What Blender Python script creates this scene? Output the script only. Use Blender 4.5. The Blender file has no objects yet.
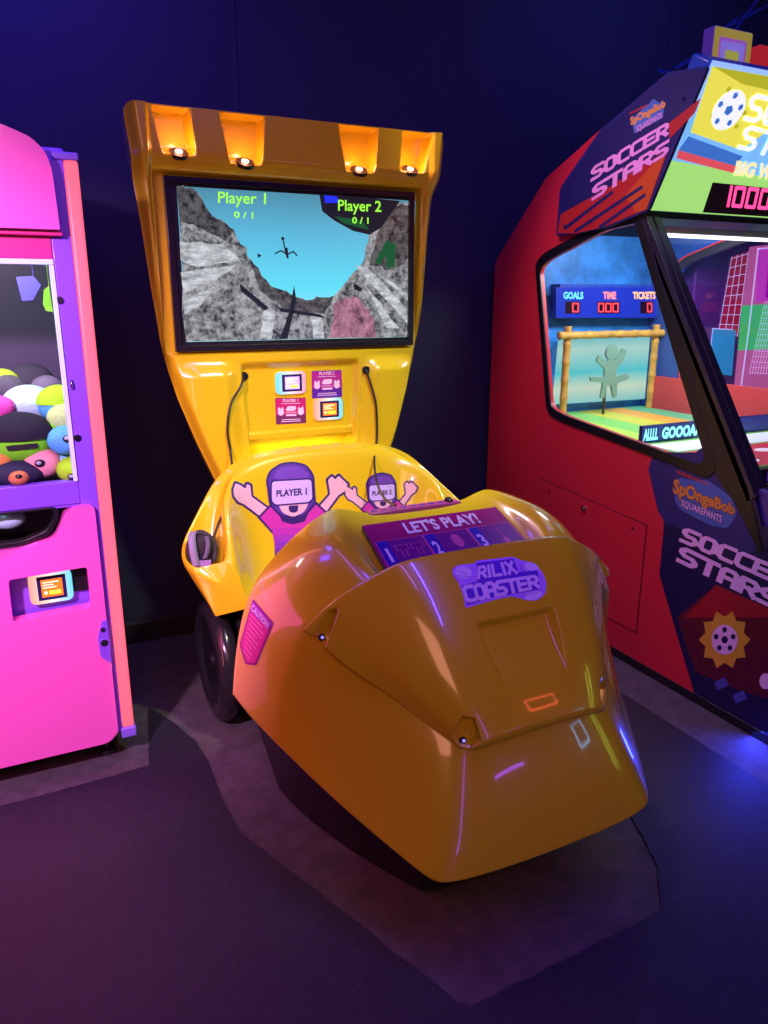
import bpy, bmesh, math, random
from mathutils import Vector, Matrix
from mathutils.bvhtree import BVHTree
from mathutils.geometry import tessellate_polygon
random.seed(7)
S = bpy.context.scene
COL = S.collection
R = math.radians
# ------------------------------------------------------------------ camera
F, PITCH, YAW, HC = 760.0, R(15.7), R(26.2), 1.6
FW = Vector((math.sin(YAW)*math.cos(PITCH), math.cos(YAW)*math.cos(PITCH), -math.sin(PITCH)))
RT = Vector((math.cos(YAW), -math.sin(YAW), 0)); UP = RT.cross(FW)
CP = Vector((0, 0, HC))
cd = bpy.data.cameras.new('camera'); cam = bpy.data.objects.new('camera', cd); COL.objects.link(cam)
cd.sensor_fit = 'HORIZONTAL'; cd.sensor_width = 36; cd.lens = 36*F/768; cd.clip_start = .02
mw = Matrix((RT, UP, -FW)).transposed().to_4x4(); mw.translation = CP
cam.matrix_world = mw; S.camera = cam
def ray(x, y): return FW + RT*((x-384)/F) - UP*((y-512)/F)
def at(x, y, ax, val):
    r = ray(x, y); return CP + r*((val-CP[ax])/r[ax])
XC = 1.115          # centre plane of the ride
# ------------------------------------------------------------------ materials
MATS = {}
def mat(name, col, rough=.5, metal=0, coat=0, emit=None, es=1.0, spec=.5, bump=0, bscale=60, trans=0, alpha=1, var=0, vscale=8, sheen=0):
    if name in MATS: return MATS[name]
    m = bpy.data.materials.new(name); m.use_nodes = True; MATS[name] = m
    nt = m.node_tree; b = nt.nodes['Principled BSDF']; L = nt.links
    b.inputs['Base Color'].default_value = (*col, 1)
    b.inputs['Roughness'].default_value = rough; b.inputs['Metallic'].default_value = metal
    b.inputs['Coat Weight'].default_value = coat; b.inputs['Coat Roughness'].default_value = .04
    b.inputs['Specular IOR Level'].default_value = spec
    b.inputs['Transmission Weight'].default_value = trans; b.inputs['Alpha'].default_value = alpha
    if sheen: b.inputs['Sheen Weight'].default_value = sheen
    if emit is not None:
        b.inputs['Emission Color'].default_value = (*emit, 1); b.inputs['Emission Strength'].default_value = es
    tc = nt.nodes.new('ShaderNodeTexCoord')
    if bump:
        n = nt.nodes.new('ShaderNodeTexNoise'); n.inputs['Scale'].default_value = bscale; n.inputs['Detail'].default_value = 6
        L.new(tc.outputs['Object'], n.inputs['Vector'])
        bp = nt.nodes.new('ShaderNodeBump'); bp.inputs['Strength'].default_value = bump; bp.inputs['Distance'].default_value = .004
        L.new(n.outputs['Fac'], bp.inputs['Height']); L.new(bp.outputs['Normal'], b.inputs['Normal'])
    if var:
        n = nt.nodes.new('ShaderNodeTexNoise'); n.inputs['Scale'].default_value = vscale; n.inputs['Detail'].default_value = 8; n.inputs['Roughness'].default_value = .65
        L.new(tc.outputs['Object'], n.inputs['Vector'])
        mx = nt.nodes.new('ShaderNodeMix'); mx.data_type = 'RGBA'
        mx.inputs[6].default_value = tuple(c*(1-var) for c in col)+(1,); mx.inputs[7].default_value = tuple(min(1, c*(1+var)) for c in col)+(1,)
        cr = nt.nodes.new('ShaderNodeMapRange'); cr.inputs[1].default_value = .3; cr.inputs[2].default_value = .7
        L.new(n.outputs['Fac'], cr.inputs[0]); L.new(cr.outputs[0], mx.inputs[0]); L.new(mx.outputs[2], b.inputs['Base Color'])
    return m
def lin(r, g, b):
    f = lambda c: (c/255/12.92) if c/255 <= .04045 else ((c/255+.055)/1.055)**2.4
    return (f(r), f(g), f(b))
def flat(name, rgb, rough=.45, es=0):           # printed colour, optionally backlit
    c = lin(*rgb)
    return mat(name, c, rough, emit=c if es else None, es=es)
M_yel = mat('yellow_gelcoat', (.72, .55, .010), .25, coat=1.0, spec=.5)
M_blk = mat('black_paint', (.008, .008, .01), .35)
M_blkm = mat('black_matte', (.01, .01, .012), .7)
M_rub = mat('black_rubber', (.02, .02, .022), .5, bump=.2, bscale=90)
M_chr = mat('chrome', (.7, .7, .72), .15, metal=1)
M_stl = mat('dark_steel', (.12, .12, .13), .35, metal=1)
M_glass = None
def glass(name, tint=(1, 1, 1), refl=.08):
    m = bpy.data.materials.new(name); m.use_nodes = True; nt = m.node_tree; nt.nodes.clear()
    o = nt.nodes.new('ShaderNodeOutputMaterial'); t = nt.nodes.new('ShaderNodeBsdfTransparent'); g = nt.nodes.new('ShaderNodeBsdfGlossy')
    g.inputs['Roughness'].default_value = .02; t.inputs['Color'].default_value = (*tint, 1)
    mx = nt.nodes.new('ShaderNodeMixShader'); fr = nt.nodes.new('ShaderNodeFresnel'); fr.inputs['IOR'].default_value = 1.5
    ge = nt.nodes.new('ShaderNodeNewGeometry'); iv = nt.nodes.new('ShaderNodeMath'); iv.operation = 'SUBTRACT'; iv.inputs[0].default_value = 1; ml = nt.nodes.new('ShaderNodeMath'); ml.operation = 'MULTIPLY'
    nt.links.new(ge.outputs['Backfacing'], iv.inputs[1]); nt.links.new(iv.outputs[0], ml.inputs[0]); nt.links.new(fr.outputs[0], ml.inputs[1]); nt.links.new(ml.outputs[0], mx.inputs[0]); nt.links.new(t.outputs[0], mx.inputs[1]); nt.links.new(g.outputs[0], mx.inputs[2])
    nt.links.new(mx.outputs[0], o.inputs[0]); return m
M_glass = glass('clear_glass')
# ------------------------------------------------------------------ objects
ORG = {}
def thing(name, loc, label, cat, group=None):
    o = bpy.data.objects.new(name, None); COL.objects.link(o); o.empty_display_size = .1
    o.location = loc; ORG[o.name] = Vector(loc); o['label'] = label; o['category'] = cat
    if group: o['group'] = group
    return o
def tag(o, label, cat, group=None):
    o['label'] = label; o['category'] = cat
    if group: o['group'] = group
    return o
def link(name, me, parent=None, label=None, kind=None):
    o = bpy.data.objects.new(name, me); COL.objects.link(o)
    if parent:
        g = ORG[parent.name]; me.transform(Matrix.Translation(-g)); o.parent = parent; ORG[o.name] = g
    else: ORG[o.name] = Vector((0, 0, 0))
    if label: o['label'] = label
    if kind: o['kind'] = kind
    return o
def fin(name, bm, m, parent=None, smooth=False, label=None, kind=None, bevel=0, angle=None, recalc=True):
    if recalc: bmesh.ops.recalc_face_normals(bm, faces=bm.faces)
    me = bpy.data.meshes.new(name); bm.to_mesh(me); bm.free()
    for mm in (m if isinstance(m, (list, tuple)) else [m]): me.materials.append(mm)
    if smooth:
        for p in me.polygons: p.use_smooth = True
        if angle: me.set_sharp_from_angle(angle=R(angle))
    o = link(name, me, parent, label, kind)
    if bevel:
        b = o.modifiers.new('bevel', 'BEVEL'); b.width = bevel; b.segments = 3; b.limit_method = 'ANGLE'; b.angle_limit = R(40)
        for p in me.polygons: p.use_smooth = True
        me.set_sharp_from_angle(angle=R(38))
    return o
def box(bm, x0, x1, y0, y1, z0, z1, mi=0):
    v = [bm.verts.new(p) for p in ((x0,y0,z0),(x1,y0,z0),(x1,y1,z0),(x0,y1,z0),(x0,y0,z1),(x1,y0,z1),(x1,y1,z1),(x0,y1,z1))]
    for q in ((0,3,2,1),(4,5,6,7),(0,1,5,4),(1,2,6,5),(2,3,7,6),(3,0,4,7)):
        f = bm.faces.new([v[i] for i in q]); f.material_index = mi
def boxo(name, dims, m, parent=None, bevel=.003, **k):
    bm = bmesh.new(); box(bm, *dims); return fin(name, bm, m, parent, bevel=bevel, **k)
def tube(bm, pts, r, seg=10, caps=True, mi=0):
    pts = [Vector(p) for p in pts]; rings = []
    n = None
    for i, p in enumerate(pts):
        t = (pts[min(i+1, len(pts)-1)] - pts[max(i-1, 0)]).normalized()
        if n is None: n = t.orthogonal().normalized()
        n = (n - t*n.dot(t)).normalized(); b = t.cross(n)
        rr = r[i] if isinstance(r, (list, tuple)) else r
        rings.append([bm.verts.new(p + n*math.cos(a)*rr + b*math.sin(a)*rr) for a in [2*math.pi*k/seg for k in range(seg)]])
    for a, b in zip(rings, rings[1:]):
        for k in range(seg):
            f = bm.faces.new((a[k], a[(k+1) % seg], b[(k+1) % seg], b[k])); f.material_index = mi
    if caps:
        for q in (rings[0][::-1], rings[-1]): bm.faces.new(q).material_index = mi
def smooth_path(pts, n=6):
    pts = [Vector(p) for p in pts]; out = []
    P = [pts[0]] + pts + [pts[-1]]
    for i in range(1, len(P)-2):
        for k in range(n):
            t = k/n; a, b, c, d = P[i-1], P[i], P[i+1], P[i+2]
            out.append(.5*((2*b) + (c-a)*t + (2*a-5*b+4*c-d)*t*t + (3*b-a-3*c+d)*t**3))
    out.append(pts[-1]); return out
def cyl(bm, c, axis, r, h, seg=24, r2=None, mi=0):
    c = Vector(c); ax = Vector(axis).normalized()
    tube(bm, [c, c+ax*h], [r, r if r2 is None else r2], seg, True, mi)
def ball(bm, c, rx, ry, rz, seg=20, rings=14, mi=0, rot=None):
    M = Matrix.Translation(Vector(c)) @ (rot.to_4x4() if rot else Matrix.Identity(4)) @ Matrix.Diagonal((rx, ry, rz, 1))
    g = bmesh.ops.create_uvsphere(bm, u_segments=seg, v_segments=rings, radius=1, matrix=M)
    for v in g['verts']:
        for f in v.link_faces: f.material_index = mi
def rnd(pts, r, n=5):                                # round the corners of a 2-D polygon
    out = []; N = len(pts)
    for i in range(N):
        p0, p, p1 = Vector(pts[i-1]), Vector(pts[i]), Vector(pts[(i+1) % N])
        rr = r[i] if isinstance(r, (list, tuple)) else r
        a, b = (p0-p), (p1-p); k = min(rr, a.length*.48, b.length*.48)
        if k < 1e-6: out.append(tuple(p)); continue
        A, B = p+a.normalized()*k, p+b.normalized()*k
        for j in range(n+1):
            t = j/n; q = A*(1-t)**2 + p*2*t*(1-t) + B*t*t; out.append(tuple(q))
    return out
def slab(bm, loops, f3, d, mi=0):
    """filled polygon (loops[0]) with holes (loops[1:]); f3 maps 2-D to 3-D; extruded by vector d"""
    edges = []
    for lp in loops:
        vs = [bm.verts.new(f3(*p)) for p in lp]
        edges += [bm.edges.new((vs[i], vs[(i+1) % len(vs)])) for i in range(len(vs))]
    g = bmesh.ops.triangle_fill(bm, edges=edges, use_beauty=True, use_dissolve=False)
    fs = [f for f in g['geom'] if isinstance(f, bmesh.types.BMFace)]
    if d is not None:
        e = bmesh.ops.extrude_face_region(bm, geom=fs)
        bmesh.ops.translate(bm, verts=[v for v in e['geom'] if isinstance(v, bmesh.types.BMVert)], vec=Vector(d))
    for f in bm.faces: f.material_index = mi
def slabo(name, loops, f3, d, m, parent=None, bevel=.002, **k):
    bm = bmesh.new(); slab(bm, loops, f3, d); return fin(name, bm, m, parent, bevel=bevel, **k)
def subsurf_bake(bm, levels):
    bmesh.ops.remove_doubles(bm, verts=bm.verts, dist=1e-5)
    bmesh.ops.recalc_face_normals(bm, faces=bm.faces)
    me = bpy.data.meshes.new('tmp'); bm.to_mesh(me)
    cl = bm.edges.layers.float.get('cr')
    if cl:
        at_ = me.attributes.get('crease_edge') or me.attributes.new('crease_edge', 'FLOAT', 'EDGE')
        bm.edges.index_update()
        for e in bm.edges: at_.data[e.index].value = e[cl]
    bm.free()
    o = bpy.data.objects.new('tmp', me); COL.objects.link(o)
    mm = o.modifiers.new('s', 'SUBSURF'); mm.levels = levels; mm.render_levels = levels; mm.boundary_smooth = 'PRESERVE_CORNERS'
    dg = bpy.context.evaluated_depsgraph_get(); dg.update()
    me2 = bpy.data.meshes.new_from_object(o.evaluated_get(dg))
    bpy.data.objects.remove(o); bpy.data.meshes.remove(me)
    b2 = bmesh.new(); b2.from_mesh(me2); bpy.data.meshes.remove(me2)
    for l in [l for l in b2.edges.layers.float]: pass
    return b2
def bm_of(o):
    b = bmesh.new(); b.from_mesh(o.data); b.transform(Matrix.Translation(ORG[o.name])); return b
# ------------------------------------------------------------------ flat graphics
STROKE = {  # letters on a 4 x 6 grid, drawn with square strokes
 'A': [[(0,0),(0,5),(1,6),(3,6),(4,5),(4,0)],[(0,2.6),(4,2.6)]], 'B': [[(0,0),(0,6),(3.2,6),(4,5.2),(4,4),(3.2,3.2),(4,2.4),(4,.8),(3.2,0),(0,0)],[(0,3.2),(3.2,3.2)]],
 'C': [[(4,6),(1,6),(0,5),(0,1),(1,0),(4,0)]], 'D': [[(0,0),(0,6),(3,6),(4,5),(4,1),(3,0),(0,0)]], 'E': [[(4,6),(0,6),(0,0),(4,0)],[(0,3),(3.4,3)]],
 'G': [[(4,6),(1,6),(0,5),(0,1),(1,0),(4,0),(4,3),(2.2,3)]], 'I': [[(2,0),(2,6)]], 'K': [[(0,0),(0,6)],[(4,6),(0,3),(4,0)]], 'L': [[(0,6),(0,0),(4,0)]],
 'N': [[(0,0),(0,6),(4,0),(4,6)]], 'O': [[(1,0),(0,1),(0,5),(1,6),(3,6),(4,5),(4,1),(3,0),(1,0)]], 'P': [[(0,0),(0,6),(3,6),(4,5),(4,3.6),(3,2.6),(0,2.6)]],
 'Q': [[(1,0),(0,1),(0,5),(1,6),(3,6),(4,5),(4,1),(3,0),(1,0)],[(2.4,1.6),(4.2,-.4)]],
 'R': [[(0,0),(0,6),(3,6),(4,5),(4,3.6),(3,2.6),(0,2.6)],[(2,2.6),(4,0)]], 'S': [[(4,6),(1,6),(0,5),(0,4),(1,3),(3,3),(4,2),(4,1),(3,0),(0,0)]],
 'T': [[(0,6),(4,6)],[(2,6),(2,0)]], 'U': [[(0,6),(0,1),(1,0),(3,0),(4,1),(4,6)]], 'V': [[(0,6),(2,0),(4,6)]], 'W': [[(0,6),(1,0),(2,4),(3,0),(4,6)]], 'X': [[(0,6),(4,0)],[(0,0),(4,6)]],
 'Y': [[(0,6),(2,3),(4,6)],[(2,3),(2,0)]], 'M': [[(0,0),(0,6),(2,3),(4,6),(4,0)]], 'H': [[(0,0),(0,6)],[(4,0),(4,6)],[(0,3),(4,3)]],
 '0': [[(0,0),(0,6),(4,6),(4,0),(0,0)]], '1': [[(4,0),(4,6)]], '!': [[(2,6),(2,2)],[(2,.6),(2,0)]], "'": [[(2,6),(2,4.4)]], ' ': [], '/': [[(0,0),(4,6)]]}
def seg_poly(a, b, w, ext=True):
    a, b = Vector(a), Vector(b); d = (b-a)
    if d.length < 1e-9: return None
    d.normalize(); n = Vector((-d.y, d.x))*w/2; e = d*w/2*(1 if ext else 0)
    return [tuple(a-e+n), tuple(a-e-n), tuple(b+e-n), tuple(b+e+n)]
def ribbon(pts, w):
    """one letter stroke: straight bars with round elbows and square ends"""
    P = [Vector(p) for p in pts]; closed = (P[0]-P[-1]).length < 1e-6; out = []
    for i, (a, b) in enumerate(zip(P, P[1:])):
        d = (b-a).normalized(); n = Vector((-d.y, d.x))*w/2
        ea = d*w/2 if (i == 0 and not closed) else d*0; eb = d*w/2 if (i == len(P)-2 and not closed) else d*0
        out.append([tuple(a-ea+n), tuple(a-ea-n), tuple(b+eb-n), tuple(b+eb+n)])
    for p in (P if closed else P[1:-1]): out.append([(p.x+w/2*math.cos(R(30*k+15))*1.02, p.y+w/2*math.sin(R(30*k+15))*1.02) for k in range(12)])
    return out
def quad(p00, p10, p11, p01):
    """unit square -> pixel quad: bottom-left, bottom-right, top-right, top-left"""
    a, b, c, d = map(Vector, (p00, p10, p11, p01))
    return lambda u, v: tuple(a*(1-u)*(1-v) + b*u*(1-v) + c*u*v + d*(1-u)*v)
_TC = {}
def font_mesh(s, bold):
    if (s, bold) in _TC: return _TC[(s, bold)]
    cu = bpy.data.curves.new('t', 'FONT'); cu.body = s; cu.size = 1; cu.offset = bold; cu.resolution_u = 3
    o = bpy.data.objects.new('t', cu); COL.objects.link(o)
    dg = bpy.context.evaluated_depsgraph_get(); dg.update()
    me = bpy.data.meshes.new_from_object(o.evaluated_get(dg))
    vs = [(v.co.x, v.co.y) for v in me.vertices]; fs = [list(p.vertices) for p in me.polygons]
    x0 = min(v[0] for v in vs); x1 = max(v[0] for v in vs); y0 = min(v[1] for v in vs); y1 = max(v[1] for v in vs)
    vs = [((x-x0)/(x1-x0), (y-y0)/(y1-y0)) for x, y in vs]
    bpy.data.objects.remove(o); bpy.data.curves.remove(cu); bpy.data.meshes.remove(me)
    _TC[(s, bold)] = (vs, fs); return vs, fs
class Gr:
    def __init__(s): s.it = []; s.mats = []
    def mi(s, m):
        if m not in s.mats: s.mats.append(m)
        return s.mats.index(m)
    def poly(s, pts, m, L=0): s.it.append((list(pts), [list(range(len(pts)))], s.mi(m), L)); return s
    def ell(s, cx, cy, rx, ry, m, L=0, rot=0, a0=0, a1=360, n=28):
        full = a1-a0 >= 360; pts = []
        for k in range(n if full else n+1):
            a = R(a0+(a1-a0)*k/n); x, y = rx*math.cos(a), ry*math.sin(a)
            pts.append((cx+x*math.cos(R(rot))-y*math.sin(R(rot)), cy+x*math.sin(R(rot))+y*math.cos(R(rot))))
        return s.poly(pts, m, L)
    def line(s, pts, w, m, L=0, closed=False):
        P = list(pts)+([pts[0]] if closed else [])
        for i, (a, b) in enumerate(zip(P, P[1:])):
            q = seg_poly(a, b, w)
            if q: s.poly(q, m, L+(i % 2)*.12)
        return s
    def out(s, pts, w, m, mo, L=0):                     # polygon with an outline behind it
        s.poly(pts, mo, L); c = Vector((sum(p[0] for p in pts)/len(pts), sum(p[1] for p in pts)/len(pts)))
        s.line(pts, w, mo, L+.05, True); s.poly(pts, m, L+.5); return s
    def text(s, t, q, m, L=0, bold=.02):
        vs, fs = font_mesh(t, bold); s.it.append(([q(*v) for v in vs], fs, s.mi(m), L)); return s
    def blk(s, t, q, m, L=0, w=1.1, gap=1.6, slant=0):  # block letters
        tot = sum((2.0 if c in "I!'" else 4)+gap for c in t)-gap+w; x = w/2; H = 6+w
        for ci, c in enumerate(t):
            cw = 2.0 if c in "I!'" else 4
            for st in STROKE.get(c, []):
                st2 = [(p[0]-(1 if cw == 2 else 0), p[1]) for p in st]
                for pi_, p in enumerate(ribbon(st2, w)): s.poly([q((x+X+slant*(Y+w/2))/(tot+slant*H), (Y+w/2)/H) for X, Y in p], m, L+.45*STROKE[c].index(st)+.05*pi_)
            x += cw+gap
        return s
    def build(s, name, fmap, parent, step=0, label=None, kind=None):
        bm = bmesh.new()
        for pts, faces, mi, L in s.it:
            b = bmesh.new(); vs = [b.verts.new((p[0], p[1], 0)) for p in pts]
            for f in faces:
                try: b.faces.new([vs[i] for i in f])
                except ValueError: pass
            b.normal_update(); bmesh.ops.triangulate(b, faces=b.faces)
            if step:
                for ax in (0, 1):
                    lo = min(v.co[ax] for v in b.verts); hi = max(v.co[ax] for v in b.verts)
                    k = math.ceil(lo/step)*step
                    while k < hi:
                        n = Vector((1, 0, 0)) if ax == 0 else Vector((0, 1, 0))
                        bmesh.ops.bisect_plane(b, geom=b.verts[:]+b.edges[:]+b.faces[:], plane_co=n*k, plane_no=n); k += step
            mp = {}
            for v in b.verts:
                r = fmap(v.co.x, v.co.y, L)
                if r is not None: mp[v] = bm.verts.new(r)
            for f in b.faces:
                if all(v in mp for v in f.verts):
                    q = [mp[v] for v in f.verts]
                    ff = bm.faces.new(q); ff.normal_update()
                    if ff.normal.dot(CP-q[0].co) < 0: ff.normal_flip()
                    ff.material_index = mi
            b.free()
        return fin(name, bm, s.mats, parent, label=label, kind=kind, recalc=False)
def on_plane(ax, val, sgn=-1, eps=.0008, base=.0015):
    return lambda x, y, L: at(x, y, ax, val+sgn*(base+eps*L))
def drape(bvh, eps=.0007, base=.0012):
    def f(x, y, L):
        h = bvh.ray_cast(CP, ray(x, y).normalized())
        if h[0] is None: return None
        n = h[1] if h[1].dot(CP-h[0]) > 0 else -h[1]
        return h[0]+n*(base+eps*L)
    return f
def sstep(a, b, x):
    t = max(0, min(1, (x-a)/(b-a))); return t*t*(3-2*t)

# ================================================================== ROOM
M_wall = mat('wall_paint', (.012, .014, .05), .7, bump=.15, bscale=140)
M_floor = mat('worn_concrete', (.068, .060, .064), .8, bump=.5, bscale=60, var=.35, vscale=14)
M_mat = mat('rubber_flooring', (.012, .0115, .021), .62, bump=.9, bscale=170, var=.45, vscale=45)
def st(o): o['kind'] = 'structure'; return o
st(boxo('floor', (-2.6, 5.2, -3.6, 3.7, -.1, 0), M_floor, bevel=0))
g = at(235, 0, 1, 3.55).x
bm = bmesh.new(); box(bm, -2.6, g-.0015, 3.55, 3.7, 0, 3.5); box(bm, g+.0015, g+2.44, 3.55, 3.7, 0, 3.5); box(bm, g+2.443, 5.2, 3.55, 3.7, 0, 3.5)
st(fin('wall_back', bm, M_wall, bevel=.001))
st(boxo('wall_left', (-2.7, -2.6, -3.6, 3.7, 0, 3.5), M_wall, bevel=0))
st(boxo('wall_right', (5.2, 5.3, -3.6, 3.7, 0, 3.5), M_wall, bevel=0))
st(boxo('wall_front', (-2.7, 5.3, -3.7, -3.6, 0, 3.5), M_wall, bevel=0))
st(boxo('ceiling', (-2.7, 5.3, -3.7, 3.7, 3.5, 3.6), mat('ceiling_paint', (.02, .02, .025), .8), bevel=0))
bm = bmesh.new(); box(bm, -2.6, 5.2, 3.538, 3.55, 0, .1); box(bm, -2.6, 5.2, 3.542, 3.55, .1, .106)
st(fin('baseboard_back', bm, mat('black_vinyl', (.012, .012, .014), .5), bevel=.002))
P = lambda x, y: tuple(at(x, y, 2, .01).xy)
outl = [(-2.6, -3.6), (5.2, -3.6), (5.2, 1.15), (2.157, 1.15), (2.157, 3.4), (1.98, 3.4), (1.98, 2.3), (1.66, 1.60), P(643, 836), P(657, 865), P(661, 909), P(640, 921), P(560, 962), P(470, 1007),
        P(455, 1000), P(350, 916), P(240, 832), P(222, 800), P(208, 762), P(195, 740), P(170, 720), P(149, 707), P(149, 765), P(75, 786), P(0, 806), (-2.6, at(0, 806, 2, .01).y)]
ed = []
for a, b in zip(outl, outl[1:]+outl[:1]):
    n = 1 if (abs(a[0]) > 2.5 or abs(b[0]) > 2.5) else 8
    for k in range(n):
        t = k/n; j = .003 if 0 < k else 0
        ed.append((a[0]+(b[0]-a[0])*t+random.uniform(-j, j), a[1]+(b[1]-a[1])*t+random.uniform(-j, j)))
seam = [P(598, 962), P(622, 1000), P(645, 1040), (1.2, .2)]
st(slabo('floor_mat', [ed], lambda x, y: (x, y, 0), (0, 0, .01), M_mat, bevel=0))
bm = bmesh.new(); tube(bm, [(x, y, .0095) for x, y in [P(598, 966), P(612, 983), P(624, 1004), P(650, 1045)]], .0022, 6); st(fin('trim_1', bm, M_blkm))
# painted streaks on the back wall
gq = Gr(); bl = mat('blue_wall_paint', (.02, .05, .35), .6)
for pts, w in (([(660, 72), (684, 75), (706, 62), (726, 45), (742, 22), (757, 0)], 2.4), ([(660, 71), (690, 76), (712, 74)], 1.6), ([(722, 30), (740, 18), (768, 6)], 2.2), ([(675, 69), (700, 54), (716, 50)], 1.5)):
    for k in range(3): gq.line([(x+random.uniform(-2, 2), y+random.uniform(-2, 2)) for x, y in pts], w*random.uniform(.4, 1), bl, .3*k)
o = gq.build('wall_mural_streaks', on_plane(1, 3.55, base=.001, eps=.0006), None); st(o); o.name = 'trim_2'

# ================================================================== RIDE
ride = thing('coaster_ride', (XC, 2.2, 0), 'glossy yellow motion ride with a low nose, two-seat tub and tall screen tower', 'arcade ride')
# ---- tower
ZW = [(.45, .20), (.60, .26), (.75, .325), (.90, .392), (1.04, .447), (1.22, .507), (1.33, .535), (1.45, .558), (1.63, .577), (1.87, .596), (2.10, .621), (2.2, .632), (2.253, .634)]
def w_at(z):
    for (a, wa), (b, wb) in zip(ZW, ZW[1:]):
        if z <= b: return wa+(wb-wa)*max(0, (z-a))/(b-a)
    return ZW[-1][1]
NI = [(-.542, -.418, -.508, -.402, 2.085), (-.303, -.143, -.268, -.160, 2.07), (.157, .321, .193, .303, 2.074), (.438, .563, .425, .528, 2.09)]
YT = 3.0; XT = XC-.014
def tower_y(x, z):
    w = w_at(z); y = YT; ax = abs(x)
    # forehead swells towards the viewer, lower cheeks fall back
    y -= .055*sstep(2.0, 2.10, z)
    y -= .020*sstep(.55, .57, ax)*sstep(1.3, 1.45, z)
    # rounded outer flange
    e = w-ax; y += .045*(1-sstep(0, .04, e))**1.5
    # screen recess
    k = (1-sstep(.540, .548, ax))*sstep(1.388, 1.396, z)*(1-sstep(2.034, 2.042, z)); y = y*(1-k)+(YT+.03)*k
    # lower middle recess with a ledge
    hw = .245-.06*(1.33-z)
    k2 = (1-sstep(hw-.005, hw+.02, ax))*(1-sstep(1.32, 1.36, z)); y += .03*k2
    k3 = (1-sstep(.215, .235, ax))*(1-sstep(1.028, 1.04, z))*sstep(.5, .6, z); y += .045*k3
    k4 = (1-sstep(.215, .235, ax))*sstep(1.03, 1.038, z)*(1-sstep(1.062, 1.068, z)); y -= .02*k4
    y -= .035*sstep(hw+.02, hw+.10, ax)*(1-sstep(hw+.18, hw+.3, ax))*(1-sstep(1.30, 1.37, z))
    # lamp niches
    for x0t, x1t, x0b, x1b, zb in NI:
        t = max(0, min(1, (2.25-z)/(2.25-zb))); a = x0t+(x0b-x0t)*t; b = x1t+(x1b-x1t)*t
        m = sstep(a-.007, a+.008, x)*(1-sstep(b-.008, b+.007, x))*sstep(zb, zb+.035, z)*(1-sstep(2.232, 2.240, z))
        y += .07*m
    return y
bm = bmesh.new(); NX, NZ = 420, 420; grid = []
zs = [.45+(2.245-.45)*j/NZ for j in range(NZ+1)]
for z in zs:
    w = w_at(z)
    if z > 2.215: w -= .028*(1-math.sqrt(max(0, 1-((z-2.215)/.0302)**2)))
    grid.append([bm.verts.new((XT+w*(2*i/NX-1), tower_y(w*(2*i/NX-1), z), z)) for i in range(NX+1)])
for j in range(NZ):
    for i in range(NX): bm.faces.new((grid[j][i], grid[j][i+1], grid[j+1][i+1], grid[j+1][i]))
# back shell
be = [e for e in bm.edges if e.is_boundary]
ex = bmesh.ops.extrude_edge_only(bm, edges=be); nv = [v for v in ex['geom'] if isinstance(v, bmesh.types.BMVert)]
for v in nv: v.co.y = 3.16; v.co.x = XT+(v.co.x-XT)*.97; v.co.z = min(v.co.z, 2.232)
ne = [e for e in ex['geom'] if isinstance(e, bmesh.types.BMEdge)]
bmesh.ops.holes_fill(bm, edges=[e for e in bm.edges if e.is_boundary], sides=0)
tower = fin('tower', bm, M_yel, ride, smooth=True, angle=50)
boxo('tower_back_frame', (XC-.3, XC+.3, 3.14, 3.40, 0.012, 1.9), M_blkm, ride, bevel=.01)
boxo('tower_foot', (XC-.24, XC+.24, 2.98, 3.2, .012, .5), M_blkm, ride, bevel=.01)
# niche lamps
warm = mat('lamp_glow', (1, .8, .4), .4, emit=(1, .85, .5), es=4)
def lamp_light(name, loc, energy, col, r, parent=None, typ='POINT', rot=None, size=None, spot=None, sizey=None):
    l = bpy.data.lights.new(name, typ); l.energy = energy; l.color = col
    if typ in ('POINT', 'SPOT'): l.shadow_soft_size = r
    if typ == 'AREA':
        l.size = size
        if sizey: l.shape = 'RECTANGLE'; l.size_y = sizey
    if spot: l.spot_size = R(spot); l.spot_blend = .7
    o = bpy.data.objects.new(name, l); COL.objects.link(o); o.location = loc
    if rot is not None: o.rotation_euler = Vector(rot).to_track_quat('-Z', 'Y').to_euler()
    return o
for x0t, x1t, x0b, x1b, zb in NI:
    cx = XT+(x0b+x1b)/2+.0
    bm = bmesh.new(); ax = Vector((0, -.55, .84)).normalized(); c = Vector((cx, 2.972, zb+.004))
    cyl(bm, c, ax, .034, .014, 28); lp = fin('niche_lamp', bm, M_blk, ride, smooth=True, angle=40)
    bm = bmesh.new(); cyl(bm, c+ax*.0142, ax, .013, .004, 20); fin('lens', bm, warm, lp, smooth=True, angle=40)
    lamp_light('niche_light', (cx, 2.952, zb+.045), .5, (1, .30, .16), .012)
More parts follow.
